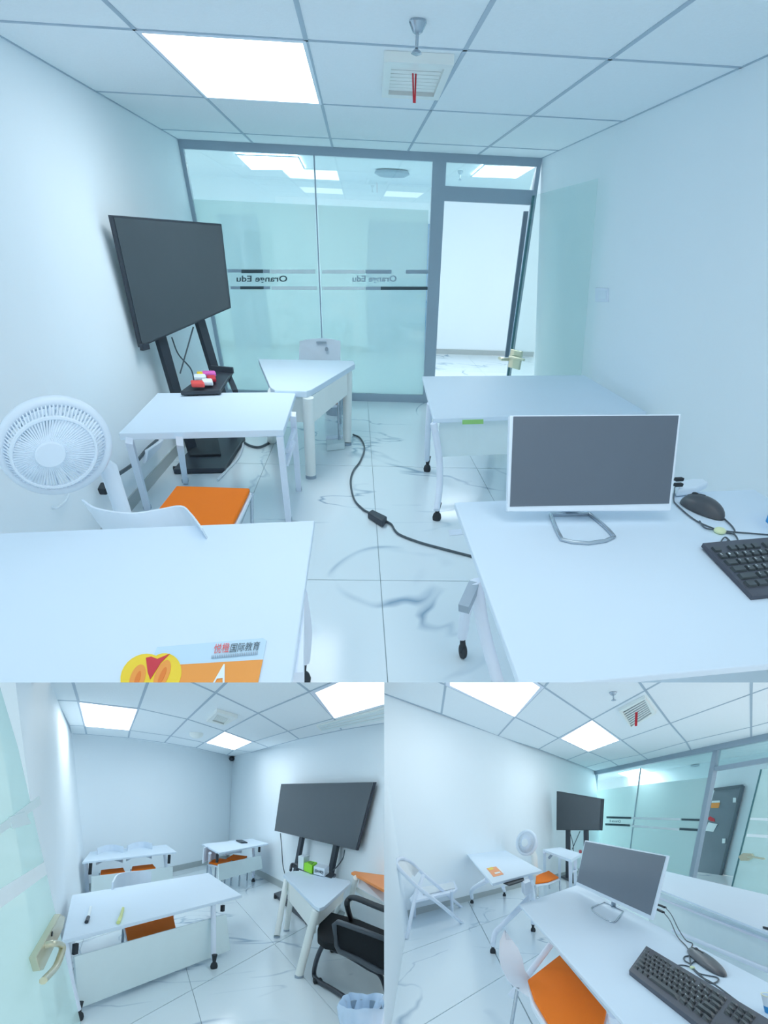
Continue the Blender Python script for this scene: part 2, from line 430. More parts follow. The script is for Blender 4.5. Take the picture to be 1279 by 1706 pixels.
# glass partition
YG = YS[0]; GP = V((0, YG, 0)); GN = V((0, 1, 0))
gA = lambda u, v: A.on(u, v, GP, GN)
wl = struct(A, 'wall_back', MB().bar((XS[0], YG, ZC-.035), (XS[5], YG, ZC-.035), .07, .075), FRAME, 'glass partition with grey metal frame across the far end of the top view')
bl, br = gA(357, 668), gA(713, 667)
zb = .03
def frame_bar(room, parent, name, p, q, wd, dp): return mesh_obj(room, name, MB().bar(p, q, wd, dp, up=(0, 1, 0)), FRAME, parent, smooth=False)
mt, mbt = gA(732, 266), gA(713, 667)
XM = (mt.x+mbt.x)/2
frame_bar(A, wl, 'mullion', (mt.x, YG, ZC-.07), (mbt.x, YG, 0), .17, .08)
frame_bar(A, wl, 'edge_post', (XS[0]+.02, YG, ZC-.07), (XS[0]+.1, YG, 0), .06, .08)
jt, jb = gA(897, 272), gA(846, 640)
frame_bar(A, wl, 'jamb', (jt.x, YG, ZC-.07), (jb.x, YG, 0), .055, .08)
zt = gA(810, 326).z
frame_bar(A, wl, 'transom', (mt.x+.08, YG, zt), (gA(890, 327).x, YG, zt), .13, .07)
frame_bar(A, wl, 'bottom_rail', (XS[0]+.1, YG, .05), (mbt.x-.08, YG, .05), .10, .07)
XJ = gA(523, 258).x; XJ2 = gA(536, 564).x
def pane(room, parent, name, q, m, th=.012):
    n = oriented(q, room); return mesh_obj(room, name, MB().prism(q, n*th), m, parent, smooth=False)
y0 = YG
zf = gA(450, 338).z                              # upper edge of the frosted film
pane(A, wl, 'pane', [V((XS[0]+.05, y0, ZC-.07)), V((XJ-.01, y0, ZC-.07)), V((XJ2-.01, y0, .1)), V((XS[0]+.13, y0, .1))], GLASSC)
pane(A, wl, 'pane', [V((XJ+.01, y0, ZC-.07)), V((mt.x-.09, y0, ZC-.07)), V((mbt.x-.09, y0, .1)), V((XJ2+.01, y0, .1))], GLASSC)
pane(A, wl, 'transom_pane', [V((mt.x+.08, y0, ZC-.07)), V((jt.x-.03, y0, ZC-.07)), V((jt.x-.06, y0, zt+.06)), V((mt.x+.08, y0, zt+.06))], GLASSC)
mesh_obj(A, 'pane_joint', MB().bar((XJ, YG-.006, ZC-.07), (XJ2, YG-.006, .1), .018, .012, up=(0, 1, 0)), FRAME, wl, smooth=False)
yf = YG-.006
pane(A, wl, 'frosted_film', [V((XS[0]+.06, yf, zf)), V((XJ-.02, yf, zf)), V((XJ2-.01, yf, .1)), V((XS[0]+.13, yf, .1))], FILM, .003)
pane(A, wl, 'frosted_film', [V((XJ+.02, yf, zf)), V((mt.x-.10, yf, zf)), V((mbt.x-.09, yf, .1)), V((XJ2+.01, yf, .1))], FILM, .003)
GP2 = V((0, YG-.014, 0)); g2 = lambda u, v: A.on(u, v, GP2, GN)
for (u0, u1, v0, v1, mm) in [(379, 402, 448.5, 454, FRAME), (402, 438, 449, 455, INK), (438, 449, 449, 455, FRAME), (384, 400, 477, 482, FRAME), (400, 439, 477, 482, INK), (439, 450, 477, 482, FRAME), (450, 525, 449, 456, WHITEINK), (452, 528, 477, 483, WHITEINK), (536, 608, 449.5, 456, WHITEINK), (536, 608, 477.5, 483, WHITEINK), (609, 652, 449.5, 456, FRAME), (676, 713, 449.5, 456, FRAME), (609, 634, 477.5, 483, FRAME), (634, 714, 477.5, 483, INK)]:
    mesh_obj(A, 'stripe', MB().prism([g2(u0, v0), g2(u1, v0), g2(u1, v1), g2(u0, v1)], (0, .003, 0)), mm, wl, smooth=False)
for (u0, u1, v0, v1, mm) in [(394, 478, 472.5, 459, INK), (587, 660, 472.5, 459, FRAME)]:
    O = g2(u0, v0); X = g2(u1, v0)-O; Y = g2(u0, v1)-O
    mesh_obj(A, 'lettering', text_mb('Orange Edu', O, X, Y, (0, -1, 0), mirror=True), mm, wl, smooth=False)

# corridor beyond the partition
YW = 14.9
wall(A, 'wall_corridor', (-4.2, YW, ZC), (5.6, YW, ZC), (5.6, YW, 0), (-4.2, YW, 0), 'white corridor wall behind the glass partition of the top view')
skirting(A, 'baseboard_corridor', (-3.3, YW-.005, 0), (4.2, YW-.005, 0), .09, 'brown grey skirting along the corridor wall of the top view')
struct(A, 'floor_corridor', MB().prism([V((-4.2, 9.8, -.004)), V((5.6, 9.8, -.004)), V((5.6, YW, -.004)), V((-4.2, YW, -.004))], (0, 0, -.05)), FLOOR, 'tiled corridor floor seen through the doorway of the top view')
struct(A, 'ceiling_corridor', MB().prism([V((-4.2, 9.75, ZC)), V((5.6, 9.75, ZC)), V((5.6, YW, ZC)), V((-4.2, YW, ZC))], (0, 0, .05)), CEIL, 'corridor ceiling seen through the glass of the top view')
for k, (q, nm) in enumerate([([(391, 256), (498, 260), (509, 282), (417, 281)], 'lit corridor panel seen through the left pane of the top view'), ([(806, 273), (897, 274), (861, 296), (784, 293)], 'lit corridor panel seen above the doorway of the top view')]):
    panel_light(A, [A.at(u, v, ZC-.012) for u, v in q], ZC-.012, nm, None, PANEL*3)
p = A.at(653, 285, ZC-.01); tag(mesh_obj(A, 'ceiling_speaker', MB().lathe(p, [(.02, 0), (.26, -.002), (.28, -.03), (.2, -.06), (.02, -.065)]), GREYBIN), 'round grey ceiling speaker beyond the glass in the large top view', 'speaker')
sprinkler(A, (767, 284), ZC, .8, 'small corridor sprinkler seen through the glass above the doorway of the top view')
for k, (u0, u1, nm) in enumerate([(378, 440, 'bluish corridor door blurred behind the left frosted pane of the top view'), (612, 716, 'bluish corridor door blurred behind the right frosted pane of the top view')]):
    Pd = V((0, YW-.03, 0)); x0 = A.on(u0, 470, Pd, GN).x; x1 = A.on(u1, 470, Pd, GN).x
    t = thing(A, 'corridor_door', nm, 'door', V(((x0+x1)/2, YW-.04, 0)))
    mesh_obj(A, 'door_leaf', MB().prism([V((x0, YW-.01, 0)), V((x1, YW-.01, 0)), V((x1, YW-.01, 2.1)), V((x0, YW-.01, 2.1))], (0, -.04, 0)), BLUEDOOR, t, smooth=False)
    mesh_obj(A, 'door_handle', MB().tube([V((x1-.12, YW-.05, 1.0)), V((x1-.12, YW-.1, 1.0)), V((x1-.28, YW-.1, 1.0))], .015), GOLD, t)

# glass door standing open against the right wall
d0t, d0b = A.on(889, 322, GP - V((0, .12, 0)), GN), A.on(843, 650, GP - V((0, .12, 0)), GN)
zt0 = d0t.z
D0 = V((d0b.x, d0b.y, 0)); dd = [V((d0t.x, d0t.y, zt0-.02)), V((XS[5]-.06, 7.1, zt0-.02)), V((XR0-.12, 7.1, .02)), V((d0b.x, d0b.y, .02))]
t = thing(A, 'glass_door', 'green tinted glass door standing open beside the doorway of the top view', 'door', D0)
mesh_obj(A, 'door_leaf', MB().prism(dd, (.012, 0, 0)), GREENG, t, smooth=False)
mesh_obj(A, 'edge_strip', MB().bar(dd[0], dd[3], .03, .03, up=(1, 0, 0)), mat('glass_edge', (78, 122, 128), .2), t, smooth=False)
hb = lerp(dd[0], dd[3], .73)
h = mesh_obj(A, 'lock_plate', MB().prism([hb+V((.005, -.02, -.12)), hb+V((.12, -.25, -.12)), hb+V((.12, -.25, .10)), hb+V((.005, -.02, .10))], (-.03, -.01, 0), .006), GOLD, t)
mesh_obj(A, 'lever', MB().tube([hb+V((.03, -.12, .02)), hb+V((-.05, -.14, .02)), hb+V((.10, -.45, .025))], .016), GOLD, h)
mesh_obj(A, 'lever', MB().tube([hb+V((-.02, .0, -.03)), hb+V((-.13, -.02, -.03)), hb+V((-.15, .1, -.03))], .02), GOLD, h)
# the grey frame edge seen through the doorway
mesh_obj(A, 'door_stop', MB().bar(A.on(876, 352, GP+V((0, .3, 0)), GN), A.on(844, 595, GP+V((0, .3, 0)), GN), .06, .05, up=(0, 1, 0)), mat('dark_frame', (92, 112, 126), .4), wl, smooth=False)

# wall switch
n_ = (V((XR0, 0, 0))-V((XS[5], 0, ZC))); n_ = V((0, 1, 0)).cross(n_).normalized(); n_ = n_ if n_.x < 0 else -n_
PW = V((XS[5], 0, ZC)); aw = lambda u, v, off=0: A.on(u, v, PW+n_*off, n_)
t = thing(A, 'light_switch', 'white square light switch plate on the right wall of the top view', 'switch', aw(1003, 502))
mesh_obj(A, 'plate', MB().prism([aw(993, 479), aw(1014, 480), aw(1014, 503), aw(993, 502)], n_*.012, .003), WMETAL, t)
mesh_obj(A, 'rocker', MB().prism([aw(997, 483, .012), aw(1010, 484, .012), aw(1010, 498, .012), aw(997, 498, .012)], n_*.006, .002), WPLAS, t)

# ---- television on its wheeled stand
ZT = .75
P1, P2 = A.at(322, 757), A.at(390, 730)
def plan_for_line(room, a, b, P, z0, z1):
    def f(z):
        p, q = room.at(*a, z), room.at(*b, z); d = q-p; return (P.x-p.x)*d.y-(P.y-p.y)*d.x
    lo, hi = z0, z1; fl = f(lo)
    for _ in range(60):
        m_ = (lo+hi)/2
        if f(m_)*fl > 0: lo = m_
        else: hi = m_
    return (lo+hi)/2
Pm = (P1+P2)/2
dTV = (P2-P1); nTV = V((dTV.y, -dTV.x, 0)).normalized()
if nTV.dot(A.o-P1) < 0: nTV = -nTV
TVP = P1 + nTV*.10
tvq = [A.on(u, v, TVP, nTV) for u, v in [(184, 358), (369, 373), (385, 513), (234, 579)]]
t = thing(A, 'television_stand', 'large dark television on a black wheeled stand by the left wall of the top view', 'television', Pm)
hs = mesh_obj(A, 'screen_housing', MB().prism(tvq, -nTV*.03, .003), BLACK, t)
mesh_obj(A, 'screen', MB().prism([p+nTV*.001 for p in inset(tvq, .03)], nTV*.004), SCREEN, hs, smooth=False)
lo = tvq[3]; mesh_obj(A, 'speaker_block', MB().prism([A.on(231, 572, TVP, nTV), A.on(243, 572, TVP, nTV), A.on(245, 581, TVP, nTV), A.on(233, 584, TVP, nTV)], nTV*.04, .004), BLACK, hs)
PB = P1 - nTV*.0
def post(a, b):
    p, q = A.on(*a, PB, nTV), A.on(*b, PB, nTV)
    return p, q
for a, b in (((262, 545), (322, 757)), ((328, 520), (390, 730))):
    p, q = post(a, b); q.z = max(q.z, .04)
    mesh_obj(A, 'post', MB().bar(p, q, .12, .05, up=-nTV), BLACK, t, smooth=False)
sh = [A.at(300, 652, .80), A.at(352, 614, .80), A.at(388, 617, .80), A.at(366, 650, .80)]
s_ = mesh_obj(A, 'shelf', MB().prism(sh, (0, 0, -.03), .006), BLACK, t)
mesh_obj(A, 'shelf_rim', MB().bar(A.at(352, 614, .82), A.at(388, 617, .82), .03, .05), BLACK, s_, smooth=False)
mesh_obj(A, 'shelf_strut', MB().bar(A.at(380, 624, .78), A.at(392, 652, .70), .05, .03), BLACK, s_, smooth=False)
bs = [A.at(288, 782, .05), A.at(374, 780, .05), A.at(408, 727, .05), A.at(345, 712, .05)]
b_ = mesh_obj(A, 'base', MB().prism(bs, (0, 0, -.045), .008), BLACK, t)
mesh_obj(A, 'base_bracket', MB().prism([A.at(316, 758, .07), A.at(368, 756, .07), A.at(362, 728, .07), A.at(318, 728, .07)], (0, 0, -.02), .004), RUBBER, b_)
for u, v in ((292, 781), (371, 779), (405, 729)):
    pp = A.at(u, v, .025); mesh_obj(A, 'wheel', MB().lathe(pp-V((.02, 0, 0)), [(.01, 0), (.025, .002), (.025, .038), (.01, .04)], ax=(1, 0, 0), n=14), RUBBER, b_)
for k, pts in enumerate([[(286, 562), (297, 590), (318, 615), (324, 640)], [(322, 545), (312, 580), (300, 622)]]):
    tag(mesh_obj(A, 'cable', MB().tube(spline([A.on(u, v, PB+nTV*.03, nTV) for u, v in pts]), .007, 6), CABLE), ['black cable curving down between the television posts of the top view', 'thin black cable slanting between the television posts of the top view'][k], 'cable')
for k, (u, v, wd, hh, mm, nm) in enumerate([(330, 643, 22, 8, REDINK, 'red snack packet at the front of the television shelf of the top view'), (346, 640, 18, 8, WHITEINK, 'white snack packet beside the red one on the television shelf of the top view'), (334, 632, 20, 7, WHITEINK, 'pale snack packet in the middle of the television shelf of the top view'), (353, 634, 14, 8, RED, 'bright red packet at the right of the television shelf of the top view'), (349, 626, 22, 6, PINK, 'pink packet at the back of the television shelf of the top view'), (334, 627, 10, 5, YEL, 'small yellow packet at the back of the television shelf of the top view')]):
    c = A.at(u, v, .82); x = (A.at(u+wd/2, v, .82)-c); y = (A.at(u-1, v-hh/2, .82)-c)*.7
    tag(mesh_obj(A, 'snack_packet', MB().prism([c-x-y, c+x-y, c+x+y, c-x+y], (0, 0, .032), .010), mm), nm, 'packet', 'packets on the television shelf')

# ---- pedestal fan
FC = A.at(90, 742, 1.02); fn = (A.o-FC).normalized(); fn = (fn + V((0, 0, -.35))).normalized()
def fan_pt(u, v): return A.on(u, v, FC, fn)
def ell(cx, cy, rx, ry, n, rotd=-6):
    out = []
    for k in range(n):
        a = 2*math.pi*k/n; x, y = rx*math.cos(a), ry*math.sin(a); r = math.radians(rotd)
        out.append((cx+x*math.cos(r)-y*math.sin(r), cy+x*math.sin(r)+y*math.cos(r)))
    return out
base = A.at(150, 905); base.x = FC.x+.18
t = thing(A, 'pedestal_fan', 'white pedestal fan with round wire grille beside the left wall of the top view', 'fan', V((FC.x+.12, FC.y+.25, 0)))
rim = [fan_pt(*q) for q in ell(90, 742, 89, 74, 64)]
mesh_obj(A, 'grille_rim', MB().tube(rim, .024, 8, True), WPLAS, t)
g = MB(); N = 76
inner = ell(78, 742, 25, 20, N); outer = ell(90, 742, 88, 73, N); mid = ell(85, 742, 70, 57, N); 
for k in range(N):
    a, b, c_ = fan_pt(*inner[k])+fn*.10, fan_pt(*mid[k])+fn*.085, fan_pt(*outer[k])
    g.tube([a, b, c_], .0050, 4)
g.tube([fan_pt(*q)+fn*.085 for q in mid], .009, 6, True)
go = mesh_obj(A, 'grille', g, WPLAS, t); go['kind'] = 'stuff'
gb = MB(); out2 = ell(90, 742, 87, 72, 48)
for k in range(0, 48, 2): gb.tube([fan_pt(*ell(85, 742, 20, 16, 48)[k])-fn*.12, fan_pt(*ell(88, 742, 60, 50, 48)[k])-fn*.09, fan_pt(*out2[k])], .005, 4)
gbo = mesh_obj(A, 'grille_back', gb, WPLAS, t); gbo['kind'] = 'stuff'
capq = [fan_pt(*q)+fn*.10 for q in ell(78, 742, 26, 21, 32)]
mesh_obj(A, 'grille_cap', MB().prism(capq, fn*.02, .006), WPLAS, t)
for k in range(3):
    pts = []
    for s in range(7):
        a0 = 2*math.pi*k/3 + .25*s/6*2; 
    a0 = 2*math.pi*k/3
    e1 = [ell(82, 742, 16+s*9, 13+s*7.4, 60)[(int(60*(a0/(2*math.pi)))+4) % 60] for s in range(6)]
    e2 = [ell(82, 742, 16+s*9, 13+s*7.4, 60)[(int(60*(a0/(2*math.pi)))+13+s) % 60] for s in range(6)]
    mesh_obj(A, 'blade', MB().grid([[fan_pt(*p)-fn*.02, lerp(fan_pt(*p), fan_pt(*q), .5)-fn*.035, fan_pt(*q)-fn*.055] for p, q in zip(e1, e2)], -fn*.006), mat('fan_blade', (176, 196, 206), .35), t)
bc = fan_pt(95, 746)-fn*.14
mesh_obj(A, 'motor', MB().blob(bc, fn.cross(V((0, 0, 1))).normalized()*.14, fn.cross(fn.cross(V((0, 0, 1)))).normalized()*.14, fn*.13), WPLAS, t)
pt_ = V((FC.x+.12, FC.y+.25, .85)); 
mesh_obj(A, 'pole', MB().tube([bc-fn*.04, pt_, V((pt_.x, pt_.y, .03))], [.06, .05, .045], 12), WPLAS, t)
mesh_obj(A, 'base', MB().lathe(V((pt_.x, pt_.y, 0)), [(.3, 0), (.3, .02), (.1, .05), (.06, .08)]), WPLAS, t)
tag(mesh_obj(A, 'fan_cord', MB().tube(spline([A.at(u, v, .45) for u, v in ((118, 805), (112, 830), (95, 846), (82, 838), (90, 815))]), .008, 6), WCABLE), 'pale fan cord looping under the grille of the fan in the top view', 'cord')

# ---- white folding table
def leg_bar(room, t, a, za, b, wd, dp, m, name='leg'):
    return mesh_obj(room, name, MB().bar(room.at(*a, za), room.at(*b, 0), wd, dp, up=(1, 0, 0)), m, t, smooth=False)
tq = [A.at(u, v, .76) for u, v in ((262, 655), (493, 653), (472, 716), (197, 722))]
t = thing(A, 'folding_table', 'small white folding table in front of the television in the top view', 'table', V((-1.2, 5.1, 0)))
slab_part(A, t, 'table_top', tq, .045, DESK, .006)
for a, b in (((215, 733), (246, 848)), ((299, 735), (309, 803)), ((466, 725), (481, 868)), ((488, 690), (498, 817))):
    l = leg_bar(A, t, a, .72, b, .06, .05, WMETAL)
    e_ = A.at(*b, 0); mesh_obj(A, 'leg_cap', MB().bar(e_+V((0, 0, .001)), e_+V((0, 0, .03)), .065, .055, up=(1, 0, 0)), GREYBIN, l, smooth=False)
mesh_obj(A, 'brace', MB().bar(A.at(488, 735, .55), A.at(476, 775, .40), .04, .03), WMETAL, t, smooth=False)
mesh_obj(A, 'brace', MB().bar(A.at(490, 716, .6), A.at(478, 752, .5), .03, .03), WMETAL, t, smooth=False)

# ---- trapezoid desk and its chair
pq = [(430, 598), (589, 601), (591, 606), (519, 649), (510, 652), (458, 650), (450, 645)]
tq = [A.at(u, v, .78) for u, v in pq]
t = thing(A, 'trapezoid_desk', 'white trapezoid desk with round cream legs near the glass partition of the top view', 'desk', V((-.5, 7, 0)))
slab_part(A, t, 'desk_top', tq, .05, DESK, .006)
for a, b in (((513, 662), (518, 796)), ((579, 618), (578, 741)), ((455, 655), (453, 738))):
    p, q = A.at(*a, .73), A.at(*b, 0)
    l = mesh_obj(A, 'leg', MB().tube([p, q+V((0, 0, .03))], .055, 14), CREAM, t)
    mesh_obj(A, 'leg_cap', MB().tube([q+V((0, 0, .03)), q], .057, 14), GREYBIN, l)
p0, p1 = A.at(519, 660, .73), A.at(578, 622, .73)
mesh_obj(A, 'apron', MB().prism([p0, p1, p1-V((0, 0, .20)), p0-V((0, 0, .22))], (-.03, .03, 0)), CREAM, t, smooth=False)
p0, p1 = A.at(458, 656, .73), A.at(513, 660, .73)
mesh_obj(A, 'apron', MB().prism([p0, p1, p1-V((0, 0, .22)), p0-V((0, 0, .22))], (0, .03, 0)), CREAM, t, smooth=False)

def chair(room, label, seat_px, zs, back_rows, legs, cat_group, back_th, seat_m=None, back_m=None, extra=None, lean=None, pad=.03):
    q = [room.at(u, v, zs) for u, v in seat_px]; c = sum(q, V())/len(q)
    t = thing(room, 'chair', label, 'chair', V((c.x, c.y, 0)), cat_group)
    s = mesh_obj(room, 'seat_shell', MB().prism([p-V((0, 0, pad+.004)) for p in q], (0, 0, -.03), .008), back_m or WPLAS, t)
    mesh_obj(room, 'seat_cushion', MB().prism(inset(q, .015), (0, 0, -pad), .01), seat_m or ORANGE, t)
    if back_rows: mesh_obj(room, 'backrest', MB().grid(back_rows, back_th), back_m or WPLAS, t)
    for a, b in legs: mesh_obj(room, 'leg', MB().tube([a, b], .014, 8), CHROME if extra is None else extra, t)
    return t
# chair behind the trapezoid desk
Pb = V((0, 8.55, 0)); nb = V((0, 1, 0)); o1 = lambda u, v: A.on(u, v, Pb, nb)
rows = [[o1(499, 569)+V((0, .03, 0)), o1(515, 565), o1(535, 563.5)-V((0, .02, 0)), o1(553, 565), o1(567, 569)+V((0, .03, 0))],
        [o1(498, 585), o1(515, 585), o1(535, 585)-V((0, .03, 0)), o1(552, 585), o1(567, 585)],
        [o1(498, 625), o1(515, 625), o1(535, 625)-V((0, .05, 0)), o1(552, 625), o1(567, 625)]]
sp = [(503, 640), (566, 640), (563, 668), (505, 672)]
sq = [A.at(u, v, .47) for u, v in sp]
t = chair(A, 'white chair with orange seat behind the trapezoid desk of the top view', sp, .47, rows, [(sq[k]-V((0, 0, .04)), V((sq[k].x, sq[k].y, .02))) for k in range(4)], 'orange seat chairs of the top view', (0, .025, 0))
mesh_obj(A, 'handle_slot', MB().prism([o1(527, 568)-V((0, .06, 0)), o1(544, 568)-V((0, .06, 0)), o1(544, 571)-V((0, .06, 0)), o1(527, 571)-V((0, .06, 0))], (0, .02, 0), .002), GREYBIN, t)
mesh_obj(A, 'screw_cap', MB().lathe(o1(544, 581)-V((0, .04, 0)), [(.002, -.02), (.022, -.02), (.022, .02), (.002, .02)], ax=(0, 1, 0), n=10), GREYBIN, t)
p = A.at(557, 690); tt = thing(A, 'waste_bin', 'grey waste bin under the chair by the glass partition of the top view', 'bin', p)
mesh_obj(A, 'bin_body', MB().lathe(p, [(.12, 0), (.15, .27), (.16, .28), (.145, .28), (.115, .02)], n=20), GREYBIN, tt)
mesh_obj(A, 'bin_rim', MB().tube([p+V((math.cos(k*.314)*.155, math.sin(k*.314)*.155, .28)) for k in range(20)], .008, 6, True), GREYBIN, tt)
p = A.at(560, 740); tt = thing(A, 'power_adapter_box', 'small white box on the floor beneath the trapezoid desk of the top view', 'box', p)
mesh_obj(A, 'box_body', MB().prism([A.at(u, v, .07) for u, v in ((543, 727), (573, 725), (574, 738), (544, 741))], (0, 0, -.068), .006), MODEST, tt)
mesh_obj(A, 'box_lid', MB().prism([A.at(u, v, .08) for u, v in ((543, 726), (573, 724), (573, 729), (543, 731))], (0, 0, -.01), .002), WMETAL, tt)

# ---- near chair with orange seat, seen from behind
sp = [(292, 808), (418, 812), (414, 822), (388, 874), (300, 885), (258, 850)]
sq = [A.at(u, v, .47) for u, v in sp]
rim = spline([A.at(u, v, .80) for u, v in ((135, 833), (160, 848), (215, 856), (262, 850), (300, 844), (318, 858), (336, 882))], 4)
ins = V((.16, .10, 0))
rows = [rim, [p+V((.03, .02, -.12)) for p in rim], [p+V((.08, .06, -.30)) for p in rim]]
t = chair(A, 'white shell chair with orange seat behind the front left desk of the top view', sp, .47, rows, [(sq[k]-V((0, 0, .04)), A.at(u, v, 0)) for k, (u, v) in zip((0, 1, 3, 5), ((300, 905), (420, 915), (395, 985), (270, 960)))], 'orange seat chairs of the top view', (.0, .018, 0), extra=CHROME)

# ---- front left desk with the orange card
def cable(room, name, label, pts, z, r, m, cat='cable'):
    return tag(mesh_obj(room, name, MB().tube(spline([room.at(u, v, z) if len(q_) == 2 else room.at(u, v, q_[2]) for q_ in pts for u, v in [q_[:2]]]), r, 6), m), label, cat)
pq = [(-120, 893), (524, 867), (470, 1243), (-230, 1268)]
tq = [A.at(u, v, ZT) for u, v in pq]
t = thing(A, 'training_desk', 'white desk with an orange card in the left foreground of the top view', 'desk', V((-1.2, 1.9, 0)), 'training desks of the top view')
slab_part(A, t, 'desk_top', tq, .03, DESK, .005)
mesh_obj(A, 'leg', MB().tube(spline([A.at(498, 985, .70), A.at(508, 1050, .40), A.at(506, 1100, .15)]), .035, 10), WMETAL, t)
mesh_obj(A, 'side_bracket', MB().bar(A.at(497, 1010, .70), A.at(494, 1130, .70), .05, .05), WMETAL, t, smooth=False)
foot_part(A, t, A.at(506, 1136), 1.2)
# card
zc = ZT+.003
cq = [A.at(u, v, zc) for u, v in ((212, 1094), (445, 1066), (428, 1160), (186, 1190))]
t = thing(A, 'name_card', 'orange and white printed card lying on the front left desk of the top view', 'card', A.at(310, 1120, ZT))
mesh_obj(A, 'card_sheet', MB().prism([A.at(u, v, zc) for u, v in ((256, 1092), (262, 1078), (438, 1063), (444, 1067), (425, 1165), (205, 1185), (215, 1110))], (0, 0, -.002)), mat('clear_card', (206, 230, 246), .15), t, smooth=False)
mesh_obj(A, 'orange_field', MB().prism([A.at(u, v, zc+.001) for u, v in ((290, 1108), (438, 1099), (424, 1166), (215, 1185))], (0, 0, .0008)), ORP, t, smooth=False)
zk = zc+.0035
def flat(room, t, name, px, z, m): return mesh_obj(room, name, MB().prism([room.at(u, v, z) for u, v in px], (0, 0, .0008)), m, t, smooth=False)
flat(A, t, 'slice_rind', ell(240, 1127, 41, 36, 28, -35), zk-.0015, YEL)
flat(A, t, 'slice_rind', ell(272, 1122, 30, 34, 28, 20), zk-.0012, YEL)
flat(A, t, 'slice_flesh', ell(229, 1130, 12, 24, 24, 20), zk, ORP)
flat(A, t, 'slice_flesh', ell(270, 1124, 11, 26, 24, 24), zk, ORP)
flat(A, t, 'red_wedge', ((243, 1096), (252, 1094), (262, 1098), (283, 1089), (268, 1104), (250, 1132), (246, 1120)), zk+.0006, RED)
flat(A, t, 'slice_core', ell(229, 1131, 4, 14, 14, 20), zk+.001, mat('amber_print', (240, 130, 40), .5))
flat(A, t, 'slice_core', ell(270, 1126, 4, 16, 14, 24), zk+.001, MATS['amber_print'])
def word(room, t, s, px, z, m, name='lettering'):
    O = room.at(*px[0], z); X = room.at(*px[1], z)-O; Y = room.at(*px[2], z)-O
    return mesh_obj(room, name, text_mb(s, O, X, Y, (0, 0, 1), off=.0004), m, t, smooth=False)
word(A, t, '悦橙', ((355, 1089), (381, 1086.5), (358, 1073)), zk, REDINK)
word(A, t, '国际教育', ((382, 1087), (431, 1083), (386, 1072)), zk, INK)
word(A, t, 'A', ((352, 1142), (374, 1139), (363, 1108)), zk, WHITEINK)
for k in range(26):
    u = 352+k*3.0; v = 1097-k*.27; flat(A, t, 'caption_mark', ((u, v), (u+1.8, v-.2), (u+2.2, v-5), (u+.6, v-4.8)), zk, GREYBIN)

# ---- middle right desk
tq = [A.at(u, v, .78) for u, v in ((703, 627), (973, 625), (1077, 686), (722, 698))]
t = thing(A, 'training_desk', 'white desk behind the monitor against the right wall of the top view', 'desk', V((1.7, 6.2, 0)), 'training desks of the top view')
slab_part(A, t, 'desk_top', tq, .03, DESK, .005)
p0, p1 = A.at(735, 712, .72), A.at(1075, 704, .72)
mesh_obj(A, 'modesty_panel', MB().prism([A.at(733, 700, .75), A.at(1076, 690, .75), A.at(1076, 690, .75)-V((0, 0, .28)), A.at(733, 700, .75)-V((0, 0, .28))], (0, .02, 0), .003), MODEST, t)
lq = [A.on(u, v, A.at(770, 699, .78)-V((0, .03, 0)), V((0, 1, 0))) for u, v in ((770, 699.5), (805, 698.5), (805, 706), (770, 707))]
mesh_obj(A, 'green_label', MB().prism(lq, (0, -.002, 0)), GREENL, t, smooth=False)
mesh_obj(A, 'rail', MB().bar(A.at(745, 741, .33), A.at(850, 738, .33), .03, .03), WMETAL, t, smooth=False)
for pts, ft in (([(716, 672, .75), (713, 715, .52), (711, 765, .13)], (711, 785)), ([(722, 705, .75), (731, 760, .5), (732, 810, .28), (727, 850, .12)], (727, 866))):
    mesh_obj(A, 'leg', MB().tube(spline([A.at(*q) for q in pts]), .03, 10), WMETAL, t); foot_part(A, t, A.at(*ft), 1.15)

# ---- front right desk
tq = [A.at(u, v, ZT) for u, v in ((757, 837), (1256, 815), (1300, 842), (1478, 1088), (868, 1145))]
t = thing(A, 'training_desk', 'white desk carrying the monitor in the right foreground of the top view', 'desk', V((1.4, 2.2, 0)), 'training desks of the top view')
slab_part(A, t, 'desk_top', tq, .03, DESK, .006)
mesh_obj(A, 'leg', MB().tube(spline([A.at(792, 968, .70), A.at(806, 1050, .45), A.at(830, 1140, .2)]), .032, 10), WMETAL, t)
mesh_obj(A, 'leg', MB().tube(spline([A.at(789, 985, .62), A.at(776, 1018, .42), A.at(770, 1060, .16)]), .030, 10), WMETAL, t)
mesh_obj(A, 'side_bracket', MB().bar(A.at(790, 975, .68), A.at(772, 1015, .62), .05, .05), GREYBIN, t, smooth=False)
pf = A.at(771, 1085, .05)
mesh_obj(A, 'caster_fork', MB().tube([A.at(770, 1055, .19), pf], [.012, .022], 8), RUBBER, t)
mesh_obj(A, 'caster', MB().lathe(pf-V((.015, 0, 0)), [(.02, 0), (.045, .004), (.05, .015), (.045, .026), (.02, .03)], ax=(1, .2, 0), n=18), RUBBER, t)

